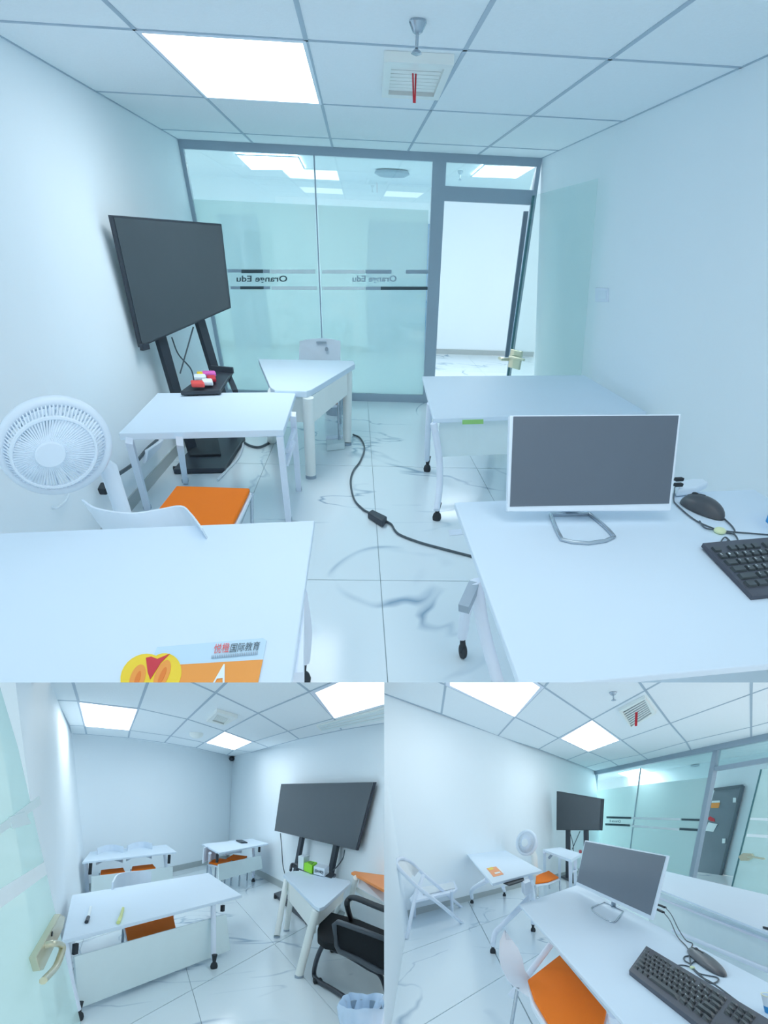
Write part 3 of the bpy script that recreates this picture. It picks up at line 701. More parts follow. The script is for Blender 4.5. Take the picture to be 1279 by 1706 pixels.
# ---- monitor
mb_, mbr = A.at(845, 852, ZT+.06), A.at(1117, 851, ZT+.06)
e = (mbr-mb_).normalized(); fw = V((-e.y, e.x, 0)); up = V((0, 0, 1))*math.cos(math.radians(24)) + fw*math.sin(math.radians(24)); nM = e.cross(up).normalized()
mq = [A.on(u, v, mb_, nM) for u, v in ((849, 692), (1134, 690), (1117, 851), (845, 852))]
bk = oriented(mq, A)
t = thing(A, 'monitor', 'white framed computer monitor with dark screen on the right desk of the top view', 'monitor', A.at(975, 880, ZT))
hs = mesh_obj(A, 'housing', MB().prism(mq, bk*.03, .003), WPLAS, t)
mesh_obj(A, 'screen', MB().prism([A.on(u, v, mb_-bk*.0005, nM) for u, v in ((855, 694), (1130, 692.5), (1114, 839), (849, 844))], -bk*.002), MONSCR, hs, smooth=False)
zs = ZT+.008
st = [A.at(u, v, zs) for u, v in ((917, 857), (926, 880), (936, 899), (952, 903), (980, 905), (1008, 901), (1023, 894), (1008, 878), (982, 856))]
mesh_obj(A, 'stand_foot', MB().tube(spline(st[:3], 5)+st[3:6]+spline(st[6:], 5), .010, 8), CHROME, t)
mid = lerp(st[0], st[-1], .5); mesh_obj(A, 'stand_neck', MB().bar(mid+V((0, .1, 0)), lerp(mq[2], mq[3], .5)+bk*.03+up*.05, .08, .02), CHROME, t, smooth=False)
mesh_obj(A, 'stand_foot_back', MB().bar(st[0], st[-1], .02, .012), CHROME, t, smooth=False)

# ---- keyboard
ROWS = [[(0, 1)]+[(2+i, 1) for i in range(4)]+[(6.5+i, 1) for i in range(4)]+[(11+i, 1) for i in range(4)]+[(15.4+i, 1) for i in range(3)],
        [(i, 1) for i in range(13)]+[(13, 2)]+[(15.4+i, 1) for i in range(3)]+[(18.8+i, 1) for i in range(4)],
        [(0, 1.5)]+[(1.5+i, 1) for i in range(12)]+[(13.5, 1.5)]+[(15.4+i, 1) for i in range(3)]+[(18.8+i, 1) for i in range(4)],
        [(0, 1.75)]+[(1.75+i, 1) for i in range(11)]+[(12.75, 2.25)]+[(18.8+i, 1) for i in range(3)],
        [(0, 2.25)]+[(2.25+i, 1) for i in range(10)]+[(12.25, 2.75), (16.4, 1)]+[(18.8+i, 1) for i in range(4)],
        [(0, 1.25), (1.25, 1.25), (2.5, 1.25), (3.75, 6.25), (10, 1.25), (11.25, 1.25), (12.5, 1.25), (13.75, 1.25), (15.4, 1), (16.4, 1), (17.4, 1), (18.8, 2), (20.8, 1)]]
LEG = [[], list('`1234567890-='), ['']+list('QWERTYUIOP[]'), ['']+list("ASDFGHJKL;'"), ['']+list('ZXCVBNM,./'), []]
def keyboard(room, px, z, label, legends=True):
    q = [room.at(u, v, z) for u, v in px]; c = sum(q, V())/4       # tl tr br bl
    t = thing(room, 'keyboard', label, 'keyboard', V((c.x, c.y, z)))
    bh = .018
    bq = [p+V((0, 0, bh+(.010 if k < 2 else 0))) for k, p in enumerate(q)]
    mb = MB(); mb.grid([[bq[0], bq[1]], [bq[3], bq[2]]], (0, 0, -bh)); 
    mesh_obj(room, 'body', mb, KEYB, t, smooth=False)
    W = 22.8; vs = [.10, .235, .365, .495, .625, .755]; vh = .118
    X = (q[1]-q[0])/W
    for r, row in enumerate(ROWS):
        for k, (x, wd) in enumerate(row):
            s0, s1 = (.3+x+.07)/(W+.6), (.3+x+wd-.07)/(W+.6); t0, t1 = vs[r]+.012, vs[r]+vh-.012
            cs = [bil(bq, s0, t0), bil(bq, s1, t0), bil(bq, s1, t1), bil(bq, s0, t1)]
            topq = [p+V((0, 0, .009)) for p in inset(cs, (cs[0]-cs[2]).length*.10)]
            m_ = MB(); bm = m_.bm
            lo = [bm.verts.new(p) for p in cs]; hi = [bm.verts.new(p) for p in topq]
            bm.faces.new(hi)
            for i in range(4): bm.faces.new((lo[i], lo[(i+1) % 4], hi[(i+1) % 4], hi[i]))
            ko = mesh_obj(room, 'key', m_, KEY, t, smooth=False)
            lg = LEG[r][k] if k < len(LEG[r]) else ''
            if legends and lg:
                O = lerp(topq[3], topq[0], .45); Xv = (topq[1]-topq[0])*.30; Yv = (topq[0]-topq[3])*.42
                mesh_obj(room, 'legend', text_mb(lg, O+Xv*.3, Xv, Yv, (0, 0, 1), off=.0006), WHITEINK, ko, smooth=False)
    return t
keyboard(A, ((1166, 914), (1446, 889), (1560, 966), (1250, 1000)), ZT, 'black keyboard lying on the right desk of the top view')

# ---- mouse, cables, adapter, cup on the desk
def mouse(room, tail, nose, wd, z, hgt, label):
    a, b = room.at(*tail, z), room.at(*nose, z); ax = (b-a); L = ax.length; ax.normalize(); sx = V((-ax.y, ax.x, 0))
    c = (a+b)/2; t = thing(room, 'computer_mouse', label, 'mouse', c)
    mesh_obj(room, 'shell', MB().blob(c+V((0, 0, .004)), ax*L/2, sx*wd/2, V((0, 0, hgt)), 28, 14, cut=0.0), MOUSE, t)
    mesh_obj(room, 'button_seam', MB().tube([c+ax*L*s+V((0, 0, .005+hgt*math.sqrt(max(0, 1-(2*s)**2)))) for s in (.05, .15, .25, .35, .42)], .0025, 5), RUBBER, t)
    mesh_obj(room, 'scroll_wheel', MB().blob(c+ax*L*.25+V((0, 0, hgt*.86)), ax*.03, sx*.008, V((0, 0, .012)), 12, 8), RUBBER, t)
    return t
mouse(A, (1203, 868), (1134, 836), .13, ZT, .075, 'dark grey computer mouse on the right desk of the top view')
zq = ZT+.006
cable(A, 'mouse_cable', 'thin dark cable from the mouse to the tied bundle in the top view', [(1206, 864), (1220, 878), (1223, 888), (1205, 886), (1160, 868), (1128, 842), (1122, 832), (1124, 812)], zq, .0038, CABLE)
cable(A, 'cable_bundle', 'dark cable loops tied together above the keyboard of the top view', [(1165, 868), (1175, 880), (1200, 884), (1222, 890), (1229, 902), (1222, 908), (1208, 895), (1200, 905), (1205, 911), (1212, 900)], zq+.003, .0038, CABLE)
cable(A, 'keyboard_cable', 'dark cable running right from the bundle across the desk of the top view', [(1200, 884), (1230, 887), (1279, 891), (1330, 897)], zq, .0038, CABLE)
tag(mesh_obj(A, 'cable_tie', MB().blob(A.at(1199, 884, zq+.006), (.03, 0, 0), (0, .035, 0), (0, 0, .015), 12, 8), TIE), 'pale yellow tie around the cable bundle of the top view', 'cable tie')
for k, (u, v) in enumerate(((1130, 799), (1129, 808))):
    p = A.at(u, v, ZT+.10-k*.03); tag(mesh_obj(A, 'cable_plug', MB().bar(p-V((.02, 0, 0)), p+V((.03, .01, 0)), .03, .018, bev=.004), RUBBER), ['upper black plug at the right edge of the top view monitor', 'lower black plug at the right edge of the top view monitor'][k], 'plug')
p = [A.at(u, v, ZT+.05) for u, v in ((1128, 803), (1150, 797), (1172, 797), (1181, 803), (1160, 812), (1130, 815))]
tag(mesh_obj(A, 'power_adapter', MB().prism(p, (0, 0, -.045), .012), WPLAS), 'white power adapter lying behind the monitor of the top view', 'adapter')
def cup(room, px, z, r, h, label):
    p = room.at(*px, z); t = thing(room, 'paper_cup', label, 'cup', p)
    mesh_obj(room, 'cup_body', MB().lathe(p, [(r*.78, 0), (r, h), (r*.93, h), (r*.72, .01)], n=28), WPLAS, t)
    mesh_obj(room, 'blue_band', MB().lathe(p, [(r*.80, h*.06), (r*.885, h*.42), (r*.88, h*.42), (r*.79, h*.06)], n=28), BLUEP, t)
    mesh_obj(room, 'cup_rim', MB().tube([p+V((math.cos(k*.2244)*r, math.sin(k*.2244)*r, h)) for k in range(28)], r*.06, 6, True), mat('cream_rim', (240, 240, 205), .5), t)
    return t
cup(A, (1296, 875), ZT, .085, .16, 'paper cup at the right edge of the desk of the top view')

# ---- cords and bits on the floor
cable(A, 'extension_lead', 'black power cord running from the trapezoid desk to the brick in the top view', [(588, 724), (600, 730), (607, 746), (600, 768), (588, 785), (584, 805), (590, 832), (604, 848), (614, 854)], .012, .010, CABLE, 'cord')
cable(A, 'extension_lead', 'black power cord running from the brick to the right desk in the top view', [(642, 868), (652, 874), (658, 884), (668, 892), (700, 904), (740, 915), (790, 928)], .012, .010, CABLE, 'cord')
bq = [A.at(u, v, .06) for u, v in ((612, 853), (620, 848), (645, 860), (638, 869))]
tag(mesh_obj(A, 'power_brick', MB().prism(bq, (0, 0, -.058), .012), BLACK), 'black power brick on the floor between the two cords of the top view', 'adapter')
tag(mesh_obj(A, 'paper_scrap', MB().prism([A.at(u, v, .004) for u, v in ((747, 883), (768, 881), (771, 890), (749, 892))], (0, 0, -.003)), WMETAL), 'small white paper scrap on the floor beside the right desk of the top view', 'paper')
wl_ = lambda u, v: A.on(u, v, V((XS[0]+.14, 0, 0)), V((1, 0, 0)))
tag(mesh_obj(A, 'wall_cord', MB().tube(spline([wl_(u, v) for u, v in ((262, 733), (245, 748), (228, 768), (205, 785), (185, 797), (174, 812))]), .014, 6), CABLE), 'black cord hanging along the left wall beside the fan of the top view', 'cord')
tag(mesh_obj(A, 'cord_plug', MB().bar(wl_(176, 808), wl_(170, 820), .06, .05, bev=.01), RUBBER), 'black plug at the end of the cord by the fan of the top view', 'plug')
tag(mesh_obj(A, 'power_strip', MB().prism([wl_(u, v) for u, v in ((240, 750), (268, 730), (262, 745), (236, 772))], (.04, 0, 0), .008), WPLAS), 'white power strip against the left wall under the folding table of the top view', 'power strip')
cable(A, 'floor_cable', 'dark cable lying on the floor right of the television base in the top view', [(400, 732), (415, 742), (432, 745), (448, 738)], .012, .014, CABLE)
cable(A, 'floor_cable', 'white cable lying along the edge of the television base in the top view', [(404, 728), (404, 745), (395, 765), (380, 781), (362, 800)], .014, .012, WCABLE)

# ================================================================== LOWER LEFT VIEW (B): from the door towards the back wall
def quadnode(c):
    def f(i, j): return V((sum(a*b for a, b in zip([q[0] for q in c], (1, i, j, i*j, i*i, j*j))), sum(a*b for a, b in zip([q[1] for q in c], (1, i, j, i*j, i*i, j*j))), ZC))
    return f
nB0 = quadnode([[-1.6903, 10.4442], [.4391, .0257], [.3339, -2.8156], [.0053, -.0004], [.0165, .2138], [-.0164, .1896]])
EX = {(0, 1): (141, 1209.5), (0, 2): (130.5, 1168), (1, 1): (216, 1216.5), (1, 2): (230.5, 1180), (2, 1): (284, 1226), (2, 2): (312, 1198), (2, 3): (359, 1154), (3, 1): (340, 1237), (3, 2): (374, 1218), (3, 3): (430, 1188), (3, 4): (515.7, 1152), (4, 2): (422.7, 1235.5), (4, 3): (479.6, 1218), (4, 4): (556, 1196.5),
      (-1, 1): (115, 1208), (-1, 2): (92, 1166), (4, 5): (680, 1163), (3, 5): (640, 1100), (0, 0): (144, 1223), (1, 0): (214, 1229), (2, 0): (274, 1237), (3, 0): (326, 1246), (4, 1): (390, 1249), (5, 2): (447, 1245), (5, 3): (498, 1231), (5, 4): (569, 1216), (5, 5): (690, 1196), (0, 3): (110, 1095), (1, 3): (256, 1108), (-1, 0): (118, 1222.5), (4, 0): (378, 1258), (5, 1): (420, 1253), (5, 0): (400, 1262), (2, 4): (430, 1085), (-1, 3): (60, 1090), (0, 4): (90, 990), (1, 4): (290, 1020), (2, 5): (520, 1000), (-1, 4): (30, 985), (-1, 5): (0, 900), (0, 5): (60, 900), (1, 5): (320, 940)}
nodeB = lambda i, j: B.at(*EX[(i, j)], ZC)
cB = [B.at(u, v, ZC) for u, v in ((118, 1222), (388, 1260), (80, 1137), (640, 1207))]
planesB = []
def side(p, q, inside):
    n = (q-p).cross(V((0, 0, 1))).normalized(); n.z = 0
    return (p, n if n.dot(inside-p) > 0 else -n)
cenB = V((0, 6, ZC))
ceiling(B, nodeB, list(range(-1, 6)), list(range(0, 6)), {(0, 1), (3, 1), (3, 4)}, [], ZC, .022, 'suspended tile ceiling of the lower left view')
panel_light(B, [nodeB(0, 1), nodeB(1, 1), nodeB(1, 2), nodeB(0, 2)], ZC+.004, 'lit ceiling panel above the back left desk of the lower left view', 'ceiling panels of the lower left view', PANEL*1.45)
panel_light(B, [nodeB(3, 1), nodeB(4, 1), nodeB(4, 2), nodeB(3, 2)], ZC+.004, 'lit ceiling panel near the room corner of the lower left view', 'ceiling panels of the lower left view', PANEL*1.45)
panel_light(B, [nodeB(3, 4), nodeB(4, 4), nodeB(4, 5), nodeB(3, 5)], ZC+.004, 'lit ceiling panel above the television of the lower left view', 'ceiling panels of the lower left view', PANEL*1.45)
vent(B, [(361, 1180), (396, 1191), (374, 1204), (344, 1197)], ZC-.001, 'cream ceiling vent in the middle of the lower left view ceiling', 6)
p = B.at(327, 1221, ZC); tag(mesh_obj(B, 'smoke_detector', MB().lathe(p, [(.10, 0), (.10, -.03), (.085, -.06), (.05, -.075), (.03, -.085)], n=20), CREAM), 'round white smoke detector on the ceiling of the lower left view', 'smoke detector')
q = [B.at(u, v, ZC-.001) for u, v in ((526, 1208), (660, 1172), (680, 1190), (535, 1217))]
t = thing(B, 'slot_diffuser', 'long cream air slot beside the right wall of the lower left view', 'air vent', sum(q, V())/4-V((0, 0, .02)))
mesh_obj(B, 'frame', MB().prism(q, (0, 0, -.015), .004), CREAM, t)
q2 = inset(q, .05)
for k in range(3): mesh_obj(B, 'slat', MB().prism([lerp(q2[0], q2[3], k/3+.03)-V((0, 0, .016)), lerp(q2[1], q2[2], k/3+.03)-V((0, 0, .016)), lerp(q2[1], q2[2], k/3+.25)-V((0, 0, .016)), lerp(q2[0], q2[3], k/3+.25)-V((0, 0, .016))], (0, 0, -.006)), MODEST, t, smooth=False)
tag(mesh_obj(B, 'dome_camera', MB().blob(B.at(386, 1264, ZC-.07), (.07, 0, 0), (0, .07, 0), (0, 0, .06), 16, 10), BLACK), 'small black dome camera in the ceiling corner of the lower left view', 'camera')

cR = B.at(700, 1194, ZC)
fBR, fRR = V((cB[1].x, cB[1].y, 0)), V((cR.x, cR.y, 0))
nBk = side(cB[0], cB[1], cenB)[1]
fBL = V((cB[0].x, cB[0].y, 0)); fBLw = B.on(146, 1480, cB[0], nBk)
wall(B, 'wall_back', cB[0]+UPZ, cB[1]+UPZ, fBR, fBL, 'plain pale back wall of the lower left view')
wall(B, 'wall_right', cB[1]+UPZ, cR+UPZ, fRR, fBR, 'plain pale wall behind the television of the lower left view')
wall(B, 'wall_left', B.at(-10, 920, ZC)+UPZ, cB[0]+UPZ, fBLw, B.at(95, 1690), 'plain pale wall beside the open door of the lower left view')
skirting(B, 'baseboard_back', fBL, fBR, .12, 'grey skirting under the back wall of the lower left view')
skirting(B, 'baseboard_right', fBR, fRR, .12, 'grey skirting under the right wall of the lower left view')
N1, N2 = B.at(457, 1573), B.at(320, 1649); a_ = N1-N2; b_ = (B.at(555, 1684)-N1)*1.55
floor_tiles(B, lambda i, j: N2 + a_*i + b_*j, list(range(-4, 6)), list(range(-4, 2)), [side(fBL, fBR, V((0, 5, 0))), side(fBR, fRR, V((0, 5, 0)))], label='white marble tile floor of the lower left view')

# open glass door
dE0, dE1 = B.at(22, 1258, 1.9), B.at(136, 1712, 0.0)
pD = B.at(136, 1712, 0); pE = B.at(60, 1900, 0)
dn = (pE-pD).cross(V((0, 0, 1))).normalized()
oD = lambda u, v, off=0: B.on(u, v, pD+dn*off, dn)
t = thing(B, 'glass_door', 'frosted glass door with lever handle standing open at the left of the lower left view', 'door', V((pD.x, pD.y, 0)))
DQ = [(-60, 1080), (-20, 1080), (0, 1144), (30, 1245), (55, 1355), (92, 1520), (136, 1712), (140, 1760), (-60, 1760)]
sgn = 1 if dn.dot(B.o-pD) > 0 else -1
mesh_obj(B, 'door_leaf', MB().prism([oD(*q) for q in DQ], dn*-.012*sgn), DOORGL, t, smooth=False)
for px in (((-40, 1405), (0, 1374), (65, 1325.5), (68, 1340), (0, 1390), (-40, 1419)), ((-40, 1515), (0, 1481), (73, 1436), (77, 1457), (0, 1513), (-40, 1543))):
    mesh_obj(B, 'clear_stripe', MB().prism([oD(*q, .002*sgn) for q in px], dn*.002*sgn), WHITEINK if px[2][1] > 1400 else MODEST, t, smooth=False)
mesh_obj(B, 'door_sticker', MB().prism([oD(*q, .003*sgn) for q in ((13, 1362), (40, 1352), (50, 1372), (20, 1381))], dn*.004*sgn), MODEST, t, smooth=False)
pl = mesh_obj(B, 'lock_plate', MB().prism([oD(*q, .004*sgn) for q in ((90, 1523), (98, 1528), (94, 1548), (60, 1617), (54, 1619), (47, 1596))], dn*.03*sgn, .004), GOLD, t)
mesh_obj(B, 'lever', MB().tube(spline([oD(74, 1575, .03*sgn), oD(88, 1572, .06*sgn), oD(99, 1573, .07*sgn), oD(104, 1579, .075*sgn), oD(101, 1592, .08*sgn), oD(92, 1612, .08*sgn), oD(72, 1634, .08*sgn)]), [.016]*49, 8), GOLD, pl)
mesh_obj(B, 'key_hole', MB().lathe(oD(86, 1556, .034*sgn), [(.002, -.004), (.012, -.004), (.012, .006), (.002, .006)], ax=dn, n=10), RUBBER, pl)

# training desks of this view
def bdesk(room, label, top, z, panel, near, legs, feet, group, bracket=None):
    tq = [room.at(u, v, z) for u, v in top]; c = sum(tq, V())/len(tq)
    t = thing(room, 'training_desk', label, 'desk', V((c.x, c.y, 0)), group)
    slab_part(room, t, 'desk_top', tq, .03, DESK, .005)
    if panel:
        p, q = room.at(*near[0], z), room.at(*near[1], z); n = (q-p).cross(V((0, 0, 1))).normalized()
        if n.dot(room.o-p) > 0: n = -n
        P0 = p + n*.06
        mesh_obj(room, 'modesty_panel', MB().prism([room.on(u, v, P0, n) for u, v in panel], n*.02, .004), MODEST, t)
        for u, v, h in (bracket or []):
            bp = room.on(u, v, P0+n*.02, n); mesh_obj(room, 'bracket', MB().bar(bp, bp-V((0, 0, h*.8)), .032, .03, up=n), RUBBER, t, smooth=False)
    sh = n*.13 if panel else V()
    for pts in legs: mesh_obj(room, 'leg', MB().tube(spline([room.at(*q)+sh for q in pts], 4), .026, 10), WMETAL, t)
    for f in feet: foot_part(room, t, room.at(*f)+sh, 1.0)
    return t
ZB = .62
bdesk(B, 'white desk with two pens in the foreground of the lower left view', ((120, 1491), (347, 1454), (403, 1491), (103, 1567)), ZB, ((124, 1594), (377, 1523), (384, 1583), (131, 1681)), ((103, 1567), (403, 1491)),
      [[(371, 1510, .58), (372, 1560, .3), (372, 1600, .08)], [(126, 1574, .58), (136, 1640, .3), (148, 1690, .08)]], [(373, 1617), (149, 1706)], 'training desks of the lower left view', [(126, 1572, .10), (371, 1508, .08)])
bdesk(B, 'white desk by the back wall at the left of the lower left view', ((150, 1419), (277, 1407), (294, 1419), (137, 1436)), .70, ((153, 1460), (288, 1444), (288, 1470), (152, 1492)), ((137, 1436), (294, 1419)),
      [[(152, 1438, .67), (153, 1470, .33), (154, 1503, 0)], [(283, 1422, .67), (285, 1450, .3), (286, 1480, 0)]], [], 'training desks of the lower left view', [(151, 1438, .2), (282, 1424, .18)])
bdesk(B, 'white desk in the room corner of the lower left view', ((336, 1406), (420, 1397), (447, 1405), (365, 1421)), .74, ((364, 1440), (435, 1425), (437, 1447), (365, 1468)), ((365, 1421), (447, 1405)),
      [[(361, 1422, .67), (360, 1445, .35), (364, 1475, 0)], [(432, 1410, .67), (433, 1440, .3), (432, 1462, .1)]], [(432, 1470)], 'training desks of the lower left view', [(362, 1422, .18), (432, 1411, .12)])
for k, (px, m1, m2, nm) in enumerate([(((151, 1511), (147, 1528), (144, 1536)), WHITEINK, BLACK, 'white marker with black cap on the front desk of the lower left view'), (((205, 1513), (201, 1527), (197, 1537)), mat('yellow_pen', (226, 234, 150), .4), MATS['yellow_pen'], 'pale yellow pen on the front desk of the lower left view')]):
    a, b, c = [B.at(u, v, ZB+.014) for u, v in px]
    t = thing(B, 'marker_pen', nm, 'pen', b-V((0, 0, .012)))
    mesh_obj(B, 'barrel', MB().tube([a, b], .012, 10), m1, t); mesh_obj(B, 'cap', MB().tube([b, c], .015, 10), m2, t)
a, b = B.at(398, 1400, .755), B.at(407, 1404, .755); t = thing(B, 'remote_control', 'dark remote control on the corner desk of the lower left view', 'remote control', (a+b)/2-V((0, 0, .013)))
mesh_obj(B, 'remote_body', MB().bar(a, b, .12, .025, bev=.006), BLACK, t)
for k in range(3): p = lerp(a, b, .25+.25*k)+V((0, 0, .014)); mesh_obj(B, 'button', MB().lathe(p, [(.01, 0), (.012, .003), (.004, .004)], n=8), GREYBIN, t)

def bchair(room, label, seat, zs, backpx, zb, legdrop, group):
    q = [room.at(u, v, zs) for u, v in seat]
    rim = spline([room.at(u, v, zb) for u, v in backpx], 4)
    rows = [rim, [p-V((0, 0, .12)) for p in rim], [p-V((0, 0, .26)) for p in rim]]
    th = (rim[-1]-rim[0]).cross(V((0, 0, 1))).normalized()*.02
    return chair(room, label, seat, zs, rows, [(p-V((0, 0, .05)), V((p.x, p.y, 0))) for p in q[:4]], group, th)
G = 'orange seat chairs of the lower left view'
bchair(B, 'orange seat chair at the left of the back left desk in the lower left view', ((167, 1449), (206, 1445), (210, 1452), (166, 1458)), .47, ((162, 1413), (175, 1408), (190, 1407), (205, 1410)), .80, 0, G)
bchair(B, 'orange seat chair at the right of the back left desk in the lower left view', ((219, 1443), (255, 1439), (261, 1445), (218, 1451)), .47, ((212, 1408), (225, 1403), (240, 1402), (253, 1405)), .80, 0, G)
bchair(B, 'orange seat chair at the left of the corner desk in the lower left view', ((346, 1436), (360, 1429), (386, 1432), (370, 1441)), .47, ((338, 1413), (346, 1409), (356, 1407), (364, 1408)), .74, 0, G)
bchair(B, 'orange seat chair at the right of the corner desk in the lower left view', ((376, 1430), (388, 1423), (413, 1426), (400, 1433)), .47, ((375, 1403), (384, 1400), (394, 1399), (402, 1400)), .74, 0, G)
# front chair: seat seen between desk and panel, its back beyond the desk
bchair(B, 'orange seat chair under the front desk of the lower left view', ((206, 1540), (288, 1518), (296, 1551), (214, 1577)), .30, ((186, 1470), (196, 1456), (225, 1451), (250, 1452)), .70, 0, G)

# television and stand
TB0, TB1 = B.at(484, 1497), B.at(538, 1522)
dT = TB1-TB0; nT = V((dT.y, -dT.x, 0)).normalized()
if nT.dot(B.o-TB0) < 0: nT = -nT
TP = TB0+nT*.08; oT = lambda u, v, off=0: B.on(u, v, TP+nT*off, nT)
t = thing(B, 'television_stand', 'large television on a black wheeled stand by the wall of the lower left view', 'television', V((TB0.x, TB0.y, 0)))
tvq = [oT(468, 1306), oT(624, 1303), oT(594, 1417), oT(457, 1384)]
hs = mesh_obj(B, 'screen_housing', MB().prism(tvq, -nT*.03, .003), BLACK, t)
mesh_obj(B, 'screen', MB().prism([p+nT*.001 for p in inset(tvq, .02)], nT*.004), SCREEN, hs, smooth=False)
for a, b in (((505, 1385), (484, 1500)), ((562, 1400), (537, 1524))):
    p, q = oT(*a, -.06), oT(*b, -.06); mesh_obj(B, 'post', MB().bar(p, q, .10, .05, up=nT), BLACK, t, smooth=False)
s_ = mesh_obj(B, 'shelf', MB().prism([B.at(u, v, .66) for u, v in ((484, 1441), (500, 1437), (560, 1456), (552, 1464))], (0, 0, -.03), .004), BLACK, t)
mesh_obj(B, 'shelf_arm', MB().tube(spline([B.at(484, 1450, .62), B.at(486, 1440, .68), B.at(494, 1441, .68), B.at(500, 1446, .66), B.at(519, 1454, .66)]), .02, 8), BLACK, s_)
b2 = mesh_obj(B, 'base', MB().prism([B.at(u, v, .05) for u, v in ((456, 1488), (470, 1483), (521, 1527), (512, 1535))], (0, 0, -.045), .006), BLACK, t)
for u, v in ((458, 1494), (511, 1536)): pp = B.at(u, v, .03); mesh_obj(B, 'wheel', MB().lathe(pp-V((.02, 0, 0)), [(.01, 0), (.03, .004), (.03, .036), (.01, .04)], ax=(1, 0, 0), n=14), RUBBER, b2)
for k, pts in enumerate([[(467, 1388), (469, 1410), (471, 1440), (474, 1455)], [(574, 1416), (571, 1430), (562, 1443), (555, 1450)]]):
    tag(mesh_obj(B, 'cable', MB().tube(spline([oT(u, v, -.04) for u, v in pts]), .008, 6), CABLE), ['thin cable hanging under the left end of the lower left view television', 'thin cable hanging under the right end of the lower left view television'][k], 'cable')
def smallbox(room, name, label, px, z, hgt, m, cat, lid=None):
    q = [room.at(u, v, z) for u, v in px]; c = sum(q, V())/4; t = thing(room, name, label, cat, V((c.x, c.y, z)))
    mesh_obj(room, 'box_body', MB().prism(q, (0, 0, hgt), .006), m, t)
    if lid: mesh_obj(room, 'box_opening', MB().prism([p+V((0, 0, hgt)) for p in inset(q, (q[0]-q[2]).length*.28)], (0, 0, .006), .002), lid, t)
    return t
smallbox(B, 'storage_box', 'white box standing on the television shelf of the lower left view', ((496, 1446), (506, 1442), (515, 1445), (505, 1450)), .67, .17, MODEST, 'box', WPLAS)
smallbox(B, 'tissue_box', 'bright lime green box on the television shelf of the lower left view', ((506, 1451), (516, 1447), (528, 1450), (519, 1456)), .67, .11, LIME, 'box', mat('lime_dark', (110, 180, 30), .5))
t = smallbox(B, 'printed_box', 'white box with dark print on the television shelf of the lower left view', ((522, 1456), (530, 1450), (548, 1455), (540, 1461)), .67, .10, WPLAS, 'box')
q = [B.at(u, v, .67) for u, v in ((522, 1456), (540, 1461))]; X = q[1]-q[0]; nn = X.cross(V((0, 0, 1))).normalized(); nn = nn if nn.dot(B.o-q[0]) > 0 else -nn
mesh_obj(B, 'lettering', text_mb('(0H40)', q[0]+X*.12+V((0, 0, .02)), X*.8, V((0, 0, .05)), nn, off=.004), INK, t, smooth=False)

# triangular desk, orange desk
t = thing(B, 'triangular_desk', 'white triangular desk with round cream legs beside the black chair of the lower left view', 'desk', B.at(505, 1575))
tq = [B.at(u, v, .66) for u, v in ((472, 1457), (476, 1454), (490, 1451), (497, 1451), (583, 1467), (584, 1471), (540, 1510), (532, 1513), (524, 1509))]
slab_part(B, t, 'desk_top', tq, .035, DESK, .004)
for a, b, r in (((477, 1466), (461, 1562), .036), ((526, 1517), (498, 1628), .04), ((488, 1470), (477, 1551), .034), ((570, 1478), (560, 1525), .034)):
    p, q = B.at(*a, .62), B.at(*b, 0); l = mesh_obj(B, 'leg', MB().tube([p, q+V((0, 0, .02))], r, 14), CREAM, t); mesh_obj(B, 'leg_cap', MB().tube([q+V((0, 0, .02)), q], r*1.05, 14), GREYBIN, l)
for a, b, dz in (((480, 1468), (524, 1516), .22), ((530, 1517), (572, 1481), .14)):
    p, q = B.at(*a, .61), B.at(*b, .61); mesh_obj(B, 'apron', MB().prism([p, q, q-V((0, 0, dz)), p-V((0, 0, dz))], (p-q).cross(V((0, 0, 1))).normalized()*.02), CREAM, t, smooth=False)
t = thing(B, 'orange_desk', 'desk with an orange top at the right edge of the lower left view', 'desk', B.at(600, 1560))
slab_part(B, t, 'desk_top', [B.at(u, v, .78) for u, v in ((585, 1453), (590, 1451), (700, 1466), (700, 1512), (650, 1488))], .03, ORLAM, .004)
for a, b in (((593, 1462), (575, 1535)),):
    mesh_obj(B, 'leg', MB().tube([B.at(*a, .75), B.at(*b, 0)], .034, 12), CREAM, t)
p, q = B.at(594, 1478, .60), B.at(660, 1520, .60); mesh_obj(B, 'apron', MB().prism([p, q, q-V((0, 0, .06)), p-V((0, 0, .06))], (0, .02, 0)), CREAM, t, smooth=False)
p, q = B.at(596, 1478, .64), B.at(660, 1515, .64); mesh_obj(B, 'side_panel', MB().prism([p, q, B.at(665, 1478, .74), B.at(600, 1462, .74)], (0, .015, 0)), mat('pale_peach', (228, 224, 226), .5), t, smooth=False)

# black cantilever chair
t = thing(B, 'office_chair', 'black mesh chair with sled base at the right edge of the lower left view', 'chair', B.at(585, 1640))
mesh_obj(B, 'seat', MB().prism([B.at(u, v, .42) for u, v in ((537, 1521), (552, 1519), (600, 1532), (650, 1552), (650, 1580), (600, 1578), (540, 1569), (529, 1560), (529, 1545))], (0, 0, -.07), .02), BLACKF, t)
Pk = B.at(560, 1578, .42); Pk2 = B.at(640, 1602, .42); nk = (Pk2-Pk).cross(V((0, 0, 1))).normalized(); nk = nk if nk.dot(B.o-Pk) > 0 else -nk
ok = lambda u, v, off=0: B.on(u, v, Pk+nk*(.05+off), nk)
bkpx = [(557, 1540), (563, 1536), (600, 1549), (655, 1570), (655, 1625), (630, 1617), (600, 1600), (566, 1585), (561, 1575)]
mesh_obj(B, 'back_mesh', MB().prism([ok(*q) for q in bkpx], -nk*.012, .003), BLACKF, t)
